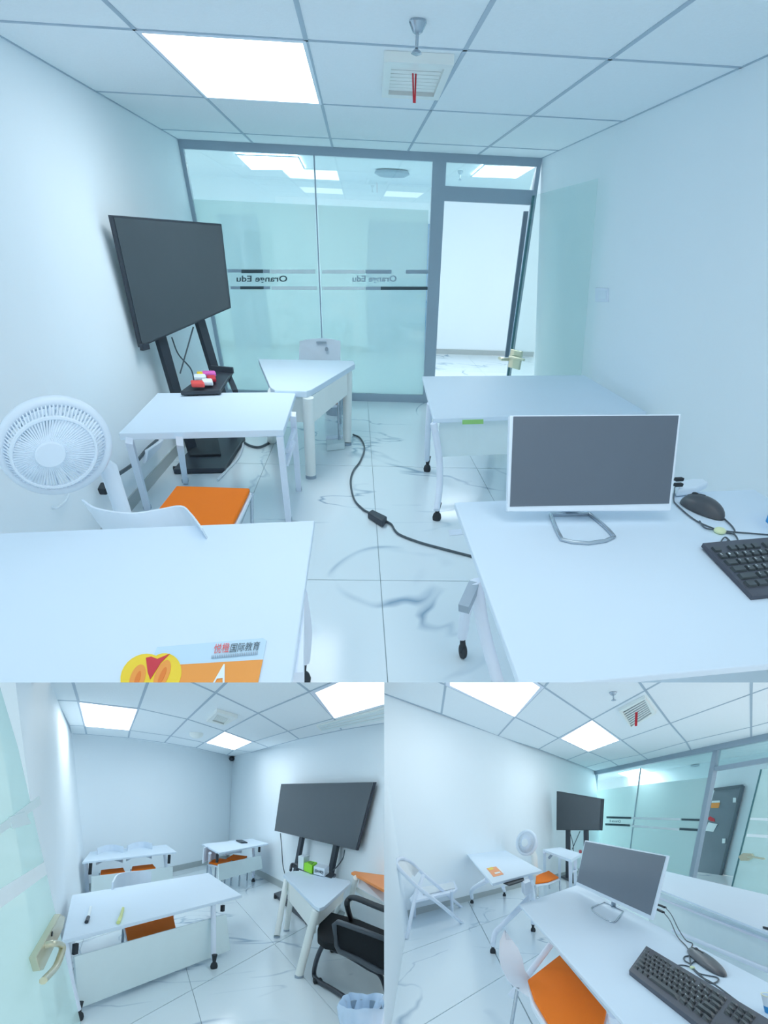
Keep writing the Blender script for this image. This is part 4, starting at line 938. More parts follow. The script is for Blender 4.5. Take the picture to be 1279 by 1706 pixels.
mesh_obj(B, 'back_frame', MB().tube([ok(*q, .004) for q in bkpx], .024, 8, True), mat('chair_frame', (72, 80, 88), .45), t)
mesh_obj(B, 'armrest', MB().tube(spline([B.at(584, 1530, .44), ok(578, 1508, -.25), ok(581, 1498, -.25), ok(592, 1496, -.22), ok(628, 1510, -.1), ok(655, 1520, 0)]), .026, 8), RUBBER, t)
mesh_obj(B, 'sled_leg', MB().tube(spline([B.at(546, 1568, .36), B.at(536, 1578, .34), B.at(527, 1600, .20), B.at(523, 1622, .03), B.at(530, 1634, .025), B.at(560, 1652, .025), B.at(592, 1674, .025), B.at(640, 1712, .025)]), .022, 8), BLACK, t)
mesh_obj(B, 'sled_leg', MB().tube(spline([B.at(549, 1570, .34), B.at(556, 1582, .25), B.at(575, 1590, .2), B.at(612, 1612, .15), B.at(634, 1626, .1), B.at(646, 1660, .03)]), .022, 8), BLACK, t)
for u, v in ((529, 1634), (556, 1583)): pp = B.at(u, v, .02); mesh_obj(B, 'glide', MB().bar(pp-V((.04, 0, 0)), pp+V((.04, 0, 0)), .06, .035, bev=.006), RUBBER, t)

# waste bin with a bag
pb = B.at(603, 1740); rb = .155; hb_ = .26
t = thing(B, 'waste_bin', 'waste bin lined with a white plastic bag at the bottom of the lower left view', 'bin', pb)
mesh_obj(B, 'bin_body', MB().lathe(pb, [(.11, 0), (.14, hb_*.96), (.13, hb_*.96), (.10, .02)], n=20), GREYBIN, t)
prof = []
mb = MB(); n = 60; rings = []
for r, h, wob in ((.155, hb_*.45, .016), (.165, hb_*.80, .016), (.17, hb_*1.05, .014), (.155, hb_*1.13, .016), (.13, hb_*1.0, .02), (.10, hb_*.5, .02)):
    rings.append([mb.bm.verts.new(pb+V((math.cos(2*math.pi*k/n)*(r+wob*.7*math.sin(5*k*2*math.pi/n+h*20)+wob*.4*math.sin(11*k*2*math.pi/n)), math.sin(2*math.pi*k/n)*(r+wob*.7*math.sin(5*k*2*math.pi/n+h*20)+wob*.4*math.sin(11*k*2*math.pi/n)), h+wob*.8*math.sin(3*k*2*math.pi/n+1)))) for k in range(n)])
for a, b in zip(rings[:-1], rings[1:]):
    for k in range(n): mb.bm.faces.new((a[k], a[(k+1) % n], b[(k+1) % n], b[k]))
mesh_obj(B, 'bin_bag', mb, mat('bag_plastic', (208, 228, 250), .25), t)

# ================================================================== LOWER RIGHT VIEW (C): towards the television corner
EC = {(1, 0): (742, 1141), (1, 1): (857.5, 1194.5), (1, 2): (930, 1229.5), (1, 3): (980, 1252), (1, 4): (1015.5, 1267), (2, 1): (906, 1144.5), (2, 2): (986, 1198.6), (2, 3): (1035, 1233), (2, 4): (1067, 1257), (3, 2): (1075, 1150), (3, 3): (1116, 1205), (3, 4): (1143, 1236), (4, 3): (1251, 1156), (4, 4): (1251, 1211),
      (0, 0): (735, 1189.5), (0, 1): (829, 1226), (0, 2): (897, 1248), (0, 3): (944, 1266), (0, 4): (975, 1278), (0, 5): (992, 1285), (1, 5): (1032, 1277), (2, 5): (1080, 1266), (3, 5): (1151, 1250.5), (4, 5): (1251, 1229), (0, -1): (605, 1143), (1, -1): (540, 1050)}
nC0 = quadnode([[-1.6684, 6.6592], [.4061, -1.4212], [.4995, 1.8466], [.0306, .1189], [.0103, -.0696], [-.0025, -.0127]])
nodeC = lambda i, j: C.at(*EC[(i, j)], ZC) if (i, j) in EC else nC0(i, j)
gC0, gC1 = C.at(992, 1285, ZC), C.at(1279, 1223, ZC)
wC1 = C.at(640, 1156, ZC)
ceiling(C, nodeC, list(range(0, 6)), list(range(-1, 6)), {(1, 0), (1, 2)}, [side(gC0, gC1, V((0, 5, 0)))], ZC, .026, 'suspended tile ceiling of the lower right view')
panel_light(C, [nodeC(1, 0), nodeC(2, 0), nodeC(2, 1), nodeC(1, 1)], ZC+.004, 'lit ceiling panel cut by the upper border of the lower right view', 'ceiling panels of the lower right view', PANEL*1.2)
panel_light(C, [nodeC(1, 2), nodeC(2, 2), nodeC(2, 3), nodeC(1, 3)], ZC+.004, 'lit ceiling panel beside the vent of the lower right view', 'ceiling panels of the lower right view', PANEL*1.2)
vent(C, [(1030, 1180), (1074, 1158), (1093, 1184), (1050, 1208)], ZC-.001, 'slatted ceiling vent with a red ribbon in the lower right view', 8)
ribbon(C, [(1060, 1186), (1059, 1210)], ZC-.02, 'red ribbon hanging from the ceiling vent of the lower right view', 1, .03)
sprinkler(C, (1021, 1153), ZC, .8, 'chrome sprinkler head hanging from the ceiling of the lower right view')
fC0 = C.at(669, 1530); fC1 = C.at(852, 1482); dW = (fC1-fC0).normalized(); k_ = (V((gC0.x, gC0.y, 0))-fC0).dot(dW)
fCc = V((gC0.x, gC0.y, 0))
wall(C, 'wall_left', C.at(560, 1127, ZC)+UPZ, gC0+UPZ, fCc, fC0, 'plain pale wall behind the fan of the lower right view')
fC2 = C.at(600, 1822)
wall(C, 'wall_rear', C.at(600, 900, ZC), C.at(610, 1145, ZC), fC0, fC2, 'narrow strip of pale rear wall at the left edge of the lower right view')
skirting(C, 'baseboard_left', fC0, fCc, .075, 'grey skirting under the left wall of the lower right view')
skirting(C, 'baseboard_rear', fC2, fC0, .075, 'grey skirting under the rear wall of the lower right view')
M1, M2 = C.at(843, 1623), C.at(800, 1541); bC = M1-M2; aC = (C.at(709, 1705)-M1)*1.9
floor_tiles(C, lambda i, j: M1 + aC*i + bC*j, list(range(-6, 3)), list(range(-9, 3)), [side(fC0, fCc, V((0, 5, 0))), side(fCc, V((gC1.x, gC1.y, 0)), V((0, 5, 0)))], label='white marble tile floor of the lower right view')

# glass partition and doorway
nG = side(gC0, gC1, V((0, 5, ZC)))[1]            # towards the room
oG = lambda u, v, off=0: C.on(u, v, gC0+nG*off, nG)
gE = gC0+(gC1-gC0)*1.25
wg = struct(C, 'wall_glass', MB().bar(gC0+nG*.02-V((0, 0, .05)), gE+nG*.02-V((0, 0, .05)), .10, .11), FRAME, 'glass partition with grey frame in the lower right view')
def gbar(name, a, b, wd, dp=.08, m=None): return mesh_obj(C, name, MB().bar(oG(*a), oG(*b), wd, dp, up=nG), m or FRAME, wg, smooth=False)
gbar('edge_post', (993, 1287), (983, 1440), .08)
gbar('mullion', (1194.5, 1248), (1153, 1464), .11)
gbar('transom', (1193, 1281), (1290, 1264.5), .08)
gbar('pane_joint', (1067, 1280), (1050, 1415), .02, .03)
zf_ = oG(1030, 1306).z
def gpane(name, px, m, off=0): return mesh_obj(C, name, MB().prism([oG(u, v, off) for u, v in px], -nG*.01), m, wg, smooth=False)
gpane('pane', ((994, 1288), (1066, 1273), (1040, 1490), (984, 1470)), GLASSC)
gpane('pane', ((1067, 1273), (1191, 1246), (1148, 1500), (1041, 1490)), GLASSC)
gpane('transom_pane', ((1197, 1246), (1290, 1226), (1290, 1262), (1194, 1279)), GLASSC)
gpane('frosted_film', ((992, 1318), (1061, 1308), (1040, 1490), (984, 1470)), FILM, .012)
gpane('frosted_film', ((1063, 1308), (1183, 1295), (1148, 1500), (1041, 1490)), FILM, .012)
for (a, b, c, d, mm) in [((1010, 1360), (1051, 1361), (1051, 1364.5), (1010, 1363.5), INK), ((1008, 1371.5), (1049, 1373.5), (1049, 1377), (1008, 1375), INK), ((1053, 1361), (1133, 1363), (1133, 1367), (1053, 1365), WHITEINK), ((1051, 1374), (1131, 1380), (1131, 1384), (1051, 1378), WHITEINK), ((1135, 1363.5), (1170, 1364.5), (1169, 1368), (1135, 1367), INK), ((1132, 1379), (1166, 1381), (1165, 1385), (1132, 1383), INK)]:
    mesh_obj(C, 'stripe', MB().prism([oG(*q, .02) for q in (a, b, c, d)], nG*.003), mm, wg, smooth=False)
O = oG(1015, 1371, .02); mesh_obj(C, 'lettering', text_mb('Orange E', O, oG(1034, 1372, .02)-O, oG(1015, 1365.5, .02)-O, nG, mirror=True), INK, wg, smooth=False)
# corridor behind: wall, dark door, panels
OFF = -1.6
oW = lambda u, v, off=0: C.on(u, v, gC0+nG*(OFF+off), nG)
wa, wb = oW(940, 1300), oW(1420, 1300); wa.z = ZC; wb.z = ZC
wall(C, 'wall_corridor', wa, wb, V((wb.x, wb.y, 0)), V((wa.x, wa.y, 0)), 'white corridor wall behind the glass of the lower right view')
ca, cb = gC0-nG*.08, gE-nG*.08
struct(C, 'ceiling_corridor', MB().prism([V((ca.x, ca.y, ZC)), V((cb.x, cb.y, ZC)), V((wb.x, wb.y, ZC)), V((wa.x, wa.y, ZC))], (0, 0, .05)), CEIL, 'corridor ceiling seen through the glass of the lower right view')
struct(C, 'floor_corridor', MB().prism([V((ca.x, ca.y, -.004)), V((cb.x, cb.y, -.004)), V((wb.x, wb.y, -.004)), V((wa.x, wa.y, -.004))], (0, 0, -.05)), FLOOR, 'corridor floor behind the glass of the lower right view')
panel_light(C, [C.at(u, v, ZC-.012) for u, v in ((1029, 1289), (1068, 1281), (1085, 1290), (1052, 1296))], ZC-.012, 'lit corridor panel seen through the glass of the lower right view', None, PANEL*6)
p = C.at(1163, 1274, ZC-.01); tag(mesh_obj(C, 'ceiling_speaker', MB().lathe(p, [(.02, 0), (.16, -.002), (.17, -.03), (.1, -.05), (.02, -.055)]), GREYBIN), 'round grey ceiling speaker beyond the glass of the lower right view', 'speaker')
DD = [(1190, 1316), (1237, 1310), (1196, 1474), (1150, 1462)]
dq = [oW(*q, .06) for q in DD]
t = thing(C, 'corridor_door', 'dark grey door with stickers across the corridor of the lower right view', 'door', V((dq[2].x, dq[2].y, 0)))
mesh_obj(C, 'door_leaf', MB().prism(dq, -nG*.05), DARKDOOR, t, smooth=False)
mesh_obj(C, 'door_frame', MB().bar(oW(1237, 1309, .07), oW(1196, 1476, .07), .05, .04, up=nG), mat('door_frame', (92, 108, 118), .5), t, smooth=False)
mesh_obj(C, 'door_frame', MB().bar(oW(1190, 1315, .07), oW(1237, 1309, .07), .05, .04, up=nG), MATS['door_frame'], t, smooth=False)
mesh_obj(C, 'orange_sign', MB().prism([oW(*q, .062) for q in ((1185, 1338), (1199, 1337), (1197, 1346), (1184, 1346))], nG*.004), ORP, t, smooth=False)
mesh_obj(C, 'white_sign', MB().prism([oW(*q, .062) for q in ((1186, 1334), (1199, 1333.5), (1199, 1337), (1185, 1337.5))], nG*.004), WHITEINK, t, smooth=False)
mesh_obj(C, 'red_decoration', MB().prism([oW(*q, .062) for q in ((1178, 1364), (1183, 1360), (1190, 1364), (1191, 1369), (1184, 1368))], nG*.006), RED, t, smooth=False)
mesh_obj(C, 'paper_note', MB().prism([oW(*q, .066) for q in ((1180, 1370), (1195, 1373), (1188, 1386), (1174, 1384))], nG*.004), WHITEINK, t, smooth=False)
for (u, v) in ((1224, 1333), (1206, 1401), (1192, 1463)): mesh_obj(C, 'hinge', MB().prism([oW(*q, .07) for q in ((u-2.5, v-4), (u+2.5, v-4), (u+2, v+4), (u-3, v+4))], nG*.01), WHITEINK, t, smooth=False)
# open glass door at the right
o2 = lambda u, v, off=0: C.on(u, v, gC0+nG*(.35+off), nG)
q = [o2(1268, 1282), o2(1340, 1270), o2(1320, 1520), o2(1219, 1478)]
t = thing(C, 'glass_door', 'frosted glass door with handle at the right edge of the lower right view', 'door', V((q[3].x, q[3].y, 0)))
mesh_obj(C, 'door_leaf', MB().prism(q, -nG*.012), DOORGL, t, smooth=False)
mesh_obj(C, 'edge_strip', MB().bar(q[0], q[3], .02, .02, up=nG), MATS['glass_edge'], t, smooth=False)
mesh_obj(C, 'clear_stripe', MB().prism([o2(*p_, .01) for p_ in ((1250, 1362), (1300, 1364), (1300, 1369), (1249, 1366))], nG*.002), WHITEINK, t, smooth=False)
mesh_obj(C, 'clear_stripe', MB().prism([o2(*p_, .01) for p_ in ((1244, 1389), (1300, 1392), (1300, 1398), (1243, 1394))], nG*.002), WHITEINK, t, smooth=False)
lp = mesh_obj(C, 'lock_plate', MB().prism([o2(*p_, .012) for p_ in ((1232, 1427), (1240, 1421), (1254, 1422), (1258, 1428), (1248, 1434), (1236, 1434))], nG*.03, .004), GOLD, t)
mesh_obj(C, 'lever', MB().tube([o2(1246, 1428, .04), o2(1256, 1428, .10), o2(1273, 1431, .10)], .016, 8), GOLD, lp)

ZD = .49
# ---- far left desk with card
ZL = .66
tq = [C.at(u, v, ZL) for u, v in ((777, 1422), (841, 1416), (903, 1450), (820, 1472))]
t = thing(C, 'training_desk', 'white desk carrying an orange card by the left wall of the lower right view', 'desk', C.at(835, 1510), 'training desks of the lower right view')
slab_part(C, t, 'desk_top', tq, .02, DESK, .003)
for pts, ft, in (([(812, 1466, .62), (790, 1479, .42), (785, 1486, .28), (786, 1496, .1)], (786, 1505)), ([(838, 1478, .30), (840, 1484, .1)], (840, 1493)), ([(878, 1466, .62), (883, 1490, .48), (868, 1510, .38), (836, 1542, .22), (824, 1556, .15), (821, 1574, .09)], (821, 1588)), ([(884, 1462, .62), (888, 1500, .3), (888, 1538, .1)], (888, 1552))):
    mesh_obj(C, 'leg', MB().tube(spline([C.at(*q) for q in pts], 5), .024, 10), WMETAL, t); foot_part(C, t, C.at(*ft), .72)
mesh_obj(C, 'hinge_bracket', MB().prism([C.at(u, v, ZL-.025) for u, v in ((838, 1470), (872, 1461), (873, 1466), (848, 1474))], (0, 0, -.012), .003), RUBBER, t)
mesh_obj(C, 'side_plate', MB().prism([C.at(u, v, ZL-.03) for u, v in ((868, 1466), (880, 1463), (884, 1468), (874, 1472))], (0, 0, -.10), .004), WMETAL, t)
zc = ZL+.002
t = thing(C, 'name_card', 'orange printed card lying on the left desk of the lower right view', 'card', C.at(824, 1452, ZL))
mesh_obj(C, 'card_sheet', MB().prism([C.at(u, v, zc) for u, v in ((810, 1446.5), (826, 1443.5), (839, 1456.5), (822, 1461))], (0, 0, -.001)), ORLAM, t, smooth=False)
flat(C, t, 'yellow_print', ((812, 1446.5), (819, 1444.5), (823, 1448), (815, 1450)), zc+.0006, YEL)
flat(C, t, 'white_print', ((823, 1454), (832, 1452), (834, 1454), (825, 1456)), zc+.0006, WHITEINK)
flat(C, t, 'white_print', ((829, 1446), (831, 1445.6), (839, 1453.6), (837, 1454)), zc+.0006, WHITEINK)

# ---- white folding chair
t = thing(C, 'folding_chair', 'white metal folding chair by the left wall of the lower right view', 'chair', C.at(715, 1550))
cq = lambda u, v, z: C.at(u, v, z)
zs = .30
L1 = [C.at(770, 1538, 0), C.at(733, 1509, .17), C.at(696, 1479, .36)]
Pc = (C.at(770, 1538)+C.at(677, 1565))/2; nc = C.ray(715, 1500); nc.z = 0; nc.normalize()
oc = lambda u, v, off=0: C.on(u, v, C.at(700, 1552)+nc*off, nc)
mesh_obj(C, 'side_frame', MB().tube(spline([C.at(770, 1538), oc(733, 1507, -.05), oc(696, 1478, -.1), oc(674, 1457, -.12), oc(662, 1443, -.12), oc(660, 1437, -.1), oc(664, 1431, -.05), oc(671, 1430, 0)]), .02, 8), WMETAL, t)
mesh_obj(C, 'side_frame', MB().tube(spline([C.at(768, 1511), oc(735, 1482, .7), oc(702, 1453, .5), oc(696, 1448, .4), oc(684, 1436, .2), oc(671, 1430, 0)]), .02, 8), WMETAL, t)
mesh_obj(C, 'rear_leg', MB().tube([oc(694, 1480, -.1), C.at(677, 1565)], .02, 8), WMETAL, t)
mesh_obj(C, 'rear_leg', MB().tube([oc(752, 1484, .5), C.at(753, 1524)], .018, 8), WMETAL, t)
mesh_obj(C, 'rear_leg', MB().tube([oc(705, 1458, .45), oc(690, 1500, .2), C.at(690, 1528)], .02, 8), WMETAL, t)
rows = [[oc(661, 1437, -.1), oc(669, 1431, 0), oc(682, 1438, .1), oc(698, 1450, .3)], [oc(668, 1447, -.1), oc(676, 1441, 0), oc(685, 1446, .1), oc(695, 1454, .3)], [oc(684, 1464, -.1), oc(686, 1458, 0), oc(688, 1458, .1), oc(690, 1461, .3)]]
mesh_obj(C, 'backrest', MB().grid(rows, nc*.015), mat('warm_white', (226, 230, 232), .4), t)
sq = [oc(697, 1477, .1), oc(720, 1472, .5), oc(760, 1467, .6), oc(762, 1481, .0), oc(700, 1498, -.25), oc(683, 1499, -.1)]
mesh_obj(C, 'seat', MB().prism([C.at(u, v, .31) for u, v in ((697, 1477), (757, 1468), (762, 1480), (755, 1486), (685, 1501), (682, 1496))], (0, 0, -.03), .006), WMETAL, t)
mesh_obj(C, 'seat_pad', MB().prism([C.at(u, v, .325) for u, v in ((701, 1478), (755, 1469), (758, 1479), (705, 1490))], (0, 0, -.012), .004), MATS['warm_white'], t)

# ---- fan far away
FC2 = C.at(876, 1404, .81); f2 = (C.o-FC2).normalized()
f2 = (f2*.9+V((1, 0, 0))*-.25).normalized()
of = lambda u, v, off=0: C.on(u, v, FC2+f2*off, f2)
t = thing(C, 'pedestal_fan', 'small white pedestal fan behind the left desk of the lower right view', 'fan', V((FC2.x, FC2.y, 0)))
mesh_obj(C, 'grille_rim', MB().tube([of(*q) for q in ell(877, 1404, 15, 19, 40, 8)], .03, 8, True), WPLAS, t)
g = MB()
for k in range(48): g.tube([of(*ell(874, 1404, 4, 6, 48, 8)[k], .07), of(*ell(876, 1404, 11, 14, 48, 8)[k], .06), of(*ell(877, 1404, 15, 19, 48, 8)[k])], .006, 4)
go = mesh_obj(C, 'grille', g, WPLAS, t); go['kind'] = 'stuff'
mesh_obj(C, 'grille_cap', MB().prism([of(*q, .07) for q in ell(874, 1404, 5, 7, 20, 8)], f2*.02, .004), WHITEINK, t)
mesh_obj(C, 'blade', MB().prism([of(*q, .01) for q in ell(876, 1404, 12, 16, 24, 8)], f2*.008), CREAM, t)
mesh_obj(C, 'motor', MB().blob(FC2-f2*.15, V((.15, 0, 0)), V((0, .15, 0)), V((0, 0, .15))), WPLAS, t)
pp = C.at(886, 1470); mesh_obj(C, 'pole', MB().tube([FC2-f2*.15, V((FC2.x+.12, FC2.y, .6)), V((FC2.x+.12, FC2.y, 0))], .05, 10), CREAM, t)

# ---- folding table and chair in the middle distance
tq = [C.at(u, v, .66) for u, v in ((904, 1415), (933, 1411), (968, 1422), (951, 1432))]
t = thing(C, 'folding_table', 'small white folding table in front of the television of the lower right view', 'table', C.at(930, 1460))
slab_part(C, t, 'table_top', tq, .04, DESK, .004)
for a, b in (((907, 1420), (907, 1468)), ((950, 1433), (950, 1487)), ((932, 1418), (932, 1464)), ((958, 1428), (958, 1476))):
    mesh_obj(C, 'leg', MB().bar(C.at(*a, .62), C.at(*b), .05, .05, up=(1, 0, 0)), WMETAL, t, smooth=False)
mesh_obj(C, 'brace', MB().bar(C.at(952, 1452, .38), C.at(960, 1449, .38), .04, .03), WMETAL, t, smooth=False)
mesh_obj(C, 'brace', MB().bar(C.at(914, 1430, .52), C.at(919, 1424, .58), .03, .03), GREYBIN, t, smooth=False)
sp = ((892, 1458), (914, 1450), (932, 1461), (913, 1468), (891, 1471))
sq = [C.at(u, v, .31) for u, v in sp]
rows = [[C.at(u, v, .56) for u, v in ((901, 1433), (912, 1435), (925, 1434), (936, 1430))], [C.at(u, v, .44) for u, v in ((902, 1446), (913, 1449), (926, 1449), (937, 1446))]]
chair(C, 'orange seat chair between the left desk and the folding table of the lower right view', sp, .31, None, [(sq[k]-V((0, 0, .03)), V((sq[k].x, sq[k].y, 0))) for k in (0, 1, 2, 4)], 'orange seat chairs of the lower right view', (0, .02, 0), pad=.02)
# ---- television
T0, T1 = C.at(946, 1465), C.at(977, 1470)
dT = T1-T0; nC_ = V((dT.y, -dT.x, 0)).normalized(); nC_ = nC_ if nC_.dot(C.o-T0) > 0 else -nC_
oV = lambda u, v, off=0: C.on(u, v, T0+nC_*(.08+off), nC_)
t = thing(C, 'television_stand', 'dark television on a black stand in the room corner of the lower right view', 'television', T0)
tvq = [oV(927, 1318), oV(1003, 1331), oV(1000, 1383.5), oV(926.5, 1383)]
hs = mesh_obj(C, 'screen_housing', MB().prism(tvq, -nC_*.05, .004), BLACK, t)
mesh_obj(C, 'screen', MB().prism([p+nC_*.001 for p in inset(tvq, .025)], nC_*.004), SCREEN, hs, smooth=False)
for a, b in (((946, 1380), (946, 1464)), ((976, 1380), (977, 1470))): mesh_obj(C, 'post', MB().bar(oV(*a, -.06), oV(*b, -.06), .09, .05, up=nC_), BLACK, t, smooth=False)
mesh_obj(C, 'base', MB().prism([C.at(u, v, .04) for u, v in ((934, 1459), (950, 1455), (984, 1468), (966, 1474))], (0, 0, -.038), .005), BLACK, t)
for k, pts in enumerate([[(949, 1386), (954, 1405), (955, 1418)], [(966, 1385), (958, 1403), (953, 1415)]]):
    tag(mesh_obj(C, 'cable', MB().tube(spline([oV(u, v, -.02) for u, v in pts]), .008, 6), CABLE), ['cable hanging beside the left post of the lower right view television', 'cable slanting between the posts of the lower right view television'][k], 'cable')
tag(mesh_obj(C, 'snack_packet', MB().prism([C.at(u, v, .50) for u, v in ((964, 1420), (968, 1419), (969, 1421), (965, 1422))], (0, 0, .05), .006), RED), 'small red packet at the edge of the monitor in the lower right view', 'packet')

# ---- long desk along the glass at the right
tq = [C.at(u, v, ZD) for u, v in ((1090, 1447), (1400, 1519), (1400, 1602), (1080, 1474))]
t = thing(C, 'training_desk', 'long white desk behind the monitor along the glass of the lower right view', 'desk', C.at(1200, 1640), 'training desks of the lower right view')
slab_part(C, t, 'desk_top', tq, .018, DESK, .003)
n1, n2 = C.at(1080, 1478, ZD-.02), C.at(1400, 1606, ZD-.02); nn = (n2-n1).cross(V((0, 0, 1))).normalized(); nn = nn if nn.dot(C.o-n1) < 0 else -nn
on_ = lambda u, v, off=0: C.on(u, v, n1+nn*(.05+off), nn)
mesh_obj(C, 'modesty_panel', MB().prism([on_(*q) for q in ((1080, 1480), (1400, 1607), (1400, 1670), (1080, 1545))], nn*.015, .003), MODEST, t)
mesh_obj(C, 'rail', MB().bar(on_(1090, 1493, -.02), on_(1400, 1615, -.02), .02, .015), DESKEDGE, t, smooth=False)
mesh_obj(C, 'lower_tube', MB().tube([on_(1120, 1550, -.1), on_(1400, 1668, -.1)], .016, 10), WMETAL, t)
for u, v in ((1144, 1499.5), (1276, 1546)): mesh_obj(C, 'clip', MB().bar(on_(u-4, v-1, -.03), on_(u+4, v+1.5, -.03), .012, .012), RUBBER, t, smooth=False)
# ---- front desk
tq = [C.at(u, v, ZD) for u, v in ((865, 1507), (962, 1474), (1420, 1709), (1128, 1806))]
t = thing(C, 'training_desk', 'white desk with keyboard and monitor in the foreground of the lower right view', 'desk', C.at(1050, 1760), 'training desks of the lower right view')
slab_part(C, t, 'desk_top', tq, .016, DESK, .003)
mesh_obj(C, 'leg', MB().tube([C.at(917, 1574, .42), C.at(881, 1622, .28), C.at(850, 1660, .16)], .018, 10), WMETAL, t)
mesh_obj(C, 'leg', MB().tube([C.at(1022, 1690, .44), C.at(1025, 1745, .3)], .018, 10), WMETAL, t)
# monitor
m0, m1 = C.at(963, 1480, ZD+.03), C.at(1083, 1538, ZD+.03)
e = (m1-m0).normalized(); nn = e.cross(V((0, 0, 1))).normalized(); nn = nn if nn.dot(C.o-m0) > 0 else -nn
oM = lambda u, v, off=0: C.on(u, v, m0+nn*off, nn)
mq = [oM(974, 1400), oM(1111, 1426), oM(1085, 1533), oM(959, 1474)]
t = thing(C, 'monitor', 'white framed computer monitor with dark screen on the front desk of the lower right view', 'monitor', C.at(1012, 1518, ZD))
hs = mesh_obj(C, 'housing', MB().prism(mq, -nn*.015, .002), WPLAS, t)
mesh_obj(C, 'screen', MB().prism([oM(*q, .0005) for q in ((975, 1402), (1109, 1427), (1083.5, 1525), (960.5, 1469))], nn*.001), MONSCR, hs, smooth=False)
st = [C.at(u, v, ZD+.004) for u, v in ((1007, 1503), (994, 1508), (985, 1513), (990, 1520), (1005, 1530), (1021, 1536.5), (1029, 1530), (1038, 1518))]
mesh_obj(C, 'stand_foot', MB().tube(spline(st, 4)+[st[0]], .0045, 8), CHROME, t)
mesh_obj(C, 'stand_neck', MB().bar(lerp(st[0], st[-1], .5), oM(1022, 1500, -.02), .03, .01), CHROME, t, smooth=False)
keyboard(C, ((1077, 1586), (1352, 1759), (1300, 1825), (1048, 1624)), ZD, 'black keyboard lying on the front desk of the lower right view')
mouse(C, (1206, 1629), (1149, 1583), .082, ZD, .03, 'dark grey computer mouse beside the keyboard of the lower right view')
zq = ZD+.003
for k, (a, b) in enumerate((((1093, 1506), (1108, 1512)), ((1092, 1514), (1105, 1520)))):
    tag(mesh_obj(C, 'cable_plug', MB().bar(C.at(*a, ZD+.05), C.at(*b, ZD+.045), .018, .012, bev=.003), RUBBER), ['upper black plug at the edge of the lower right view monitor', 'lower black plug at the edge of the lower right view monitor'][k], 'plug')
cable(C, 'monitor_cable', 'upper thin cable arching from the lower right view monitor to the mouse', [(1108, 1512, ZD+.045), (1118, 1524, ZD+.03), (1130, 1548, ZD+.01), (1142, 1566), (1153, 1572), (1150, 1581)], zq, .003, CABLE)
cable(C, 'monitor_cable', 'lower thin cable curving from the lower right view monitor to the tied bundle', [(1105, 1520, ZD+.04), (1116, 1534, ZD+.02), (1128, 1560, ZD+.01), (1144, 1578), (1148, 1592), (1150, 1606)], zq, .003, CABLE)
cable(C, 'cable_bundle', 'dark cable loops tied together above the keyboard of the lower right view', [(1150, 1606), (1140, 1600), (1140, 1594), (1150, 1593), (1157, 1600), (1150, 1608), (1162, 1620), (1180, 1636), (1192, 1637), (1195, 1629), (1165, 1622), (1152, 1612), (1136, 1608), (1120, 1610)], zq+.001, .003, CABLE)
cable(C, 'keyboard_cable', 'thin dark cable running to the lower right corner from the bundle', [(1152, 1612), (1166, 1626), (1190, 1640), (1230, 1670), (1275, 1705), (1300, 1725)], zq, .003, CABLE)
tag(mesh_obj(C, 'cable_tie', MB().blob(C.at(1153, 1612, zq+.003), (.010, 0, 0), (0, .014, 0), (0, 0, .007), 12, 8), TIE), 'pale yellow tie around the cable bundle of the lower right view', 'cable tie')
cup(C, (1287, 1690), ZD, .026, .058, 'paper cup with blue band at the right edge of the lower right view')
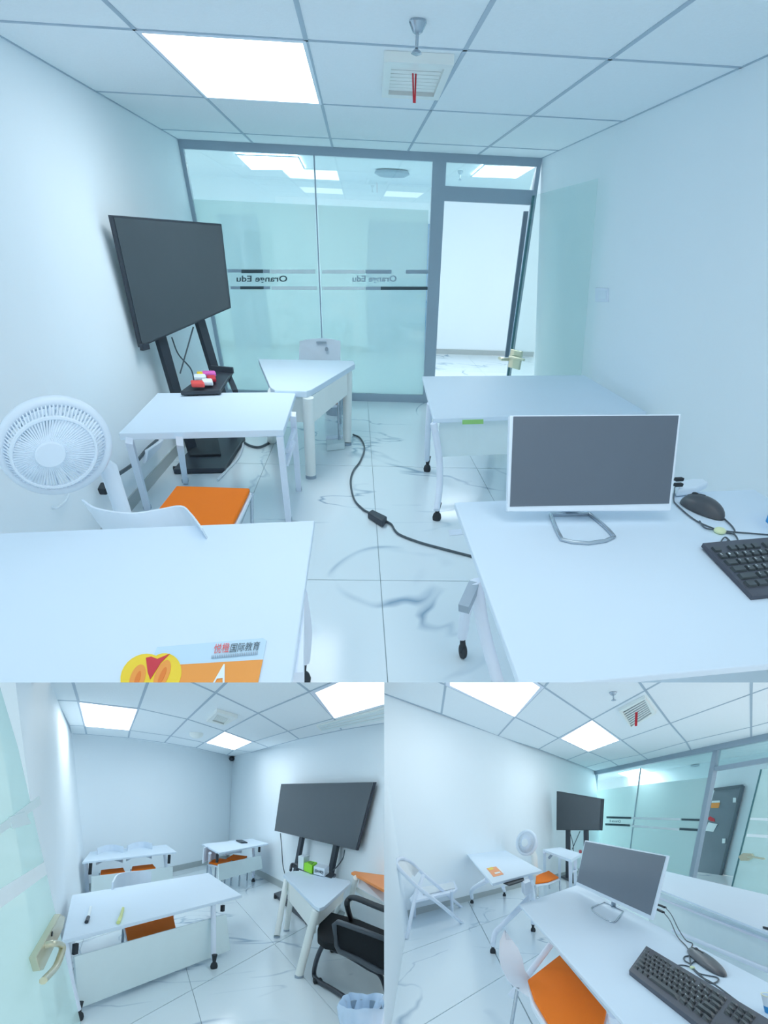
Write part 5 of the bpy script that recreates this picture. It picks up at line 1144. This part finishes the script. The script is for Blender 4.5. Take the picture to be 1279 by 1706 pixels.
# ---- near chair
sp = ((932, 1589), (1016, 1684), (1000, 1740), (930, 1735), (884, 1664), (876, 1630))
Pn = C.at(872, 1640, .30); nq = C.ray(868, 1655); nq.z = 0; nq.normalize()
rim = [C.on(u, v, Pn+nq*o, nq) for u, v, o in ((840, 1550, .05), (832, 1568, .03), (831, 1590, .02), (834, 1610, .01), (845, 1632, 0))] + [C.at(u, v, .285) for u, v in ((862, 1649), (882, 1662), (902, 1676), (918, 1694), (934, 1722))]
inr = [C.on(u, v, Pn+nq*o, nq) for u, v, o in ((842, 1551, .07), (853, 1566, .10), (863, 1580, .11), (870, 1597, .11), (874, 1617, .10))] + [C.at(u, v, .285) for u, v in ((885, 1632), (895, 1650), (915, 1668), (935, 1690), (955, 1722))]
rows = [rim, [lerp(a, b, .5)+(nq*(.03-.006*k) if k < 5 else V()) for k, (a, b) in enumerate(zip(rim, inr))], inr]
t = chair(C, 'white shell chair with orange seat at the front desk of the lower right view', sp, .31, rows, [], 'orange seat chairs of the lower right view', nq*.006-V((0, 0, .006)), pad=.016)
mesh_obj(C, 'leg', MB().tube([C.at(862, 1645, .29), C.at(852, 1706, .12), C.at(848, 1730, .05)], .009, 8), CHROME, t)

# ------------------------------------------------------------------ each set ends where its neighbour begins
def worldplane(u0, v0, u1, v1, up_px):
    a, b = RA.transposed() @ camray(u0, v0), RA.transposed() @ camray(u1, v1); n = a.cross(b).normalized()
    return n if n.dot(RA.transposed() @ camray(*up_px)) > 0 else -n
TOP = worldplane(0, 1137, 1279, 1137, (640, 500)); MID = worldplane(639.7, 1137, 639.7, 1700, (300, 1400))
RULE = {'A': [TOP], 'B': [-TOP, MID], 'C': [-TOP, -MID]}
def topmost(o):
    while o.parent: o = o.parent
    return o
for o in list(ROOMOF):
    if o.type != 'MESH': continue
    room = ROOMOF[o]; Mw = room.M @ Matrix.Translation(BASE[topmost(o)]); inv = Mw.inverted()
    for n in RULE[room.key]:
        vs = o.data.vertices
        if not len(vs): break
        ds = [(Mw @ v.co - CAMPOS).dot(n) for v in vs]
        if min(ds) >= -1e-5: continue
        if max(ds) <= 1e-5:
            o.data.clear_geometry(); break
        bm = bmesh.new(); bm.from_mesh(o.data)
        bmesh.ops.bisect_plane(bm, geom=list(bm.verts)+list(bm.edges)+list(bm.faces), plane_co=inv @ CAMPOS, plane_no=(inv.to_3x3() @ n).normalized(), clear_inner=True, dist=1e-6)
        be = [e for e in bm.edges if e.is_boundary]
        if be: bmesh.ops.holes_fill(bm, edges=be, sides=0)
        bm.to_mesh(o.data); bm.free()
for o in list(ROOMOF):                       # pieces that lie wholly beyond the border
    if o.type == 'MESH' and not len(o.data.vertices):
        if o.children:
            for c in list(o.children): c.parent = o.parent
        bpy.data.objects.remove(o);
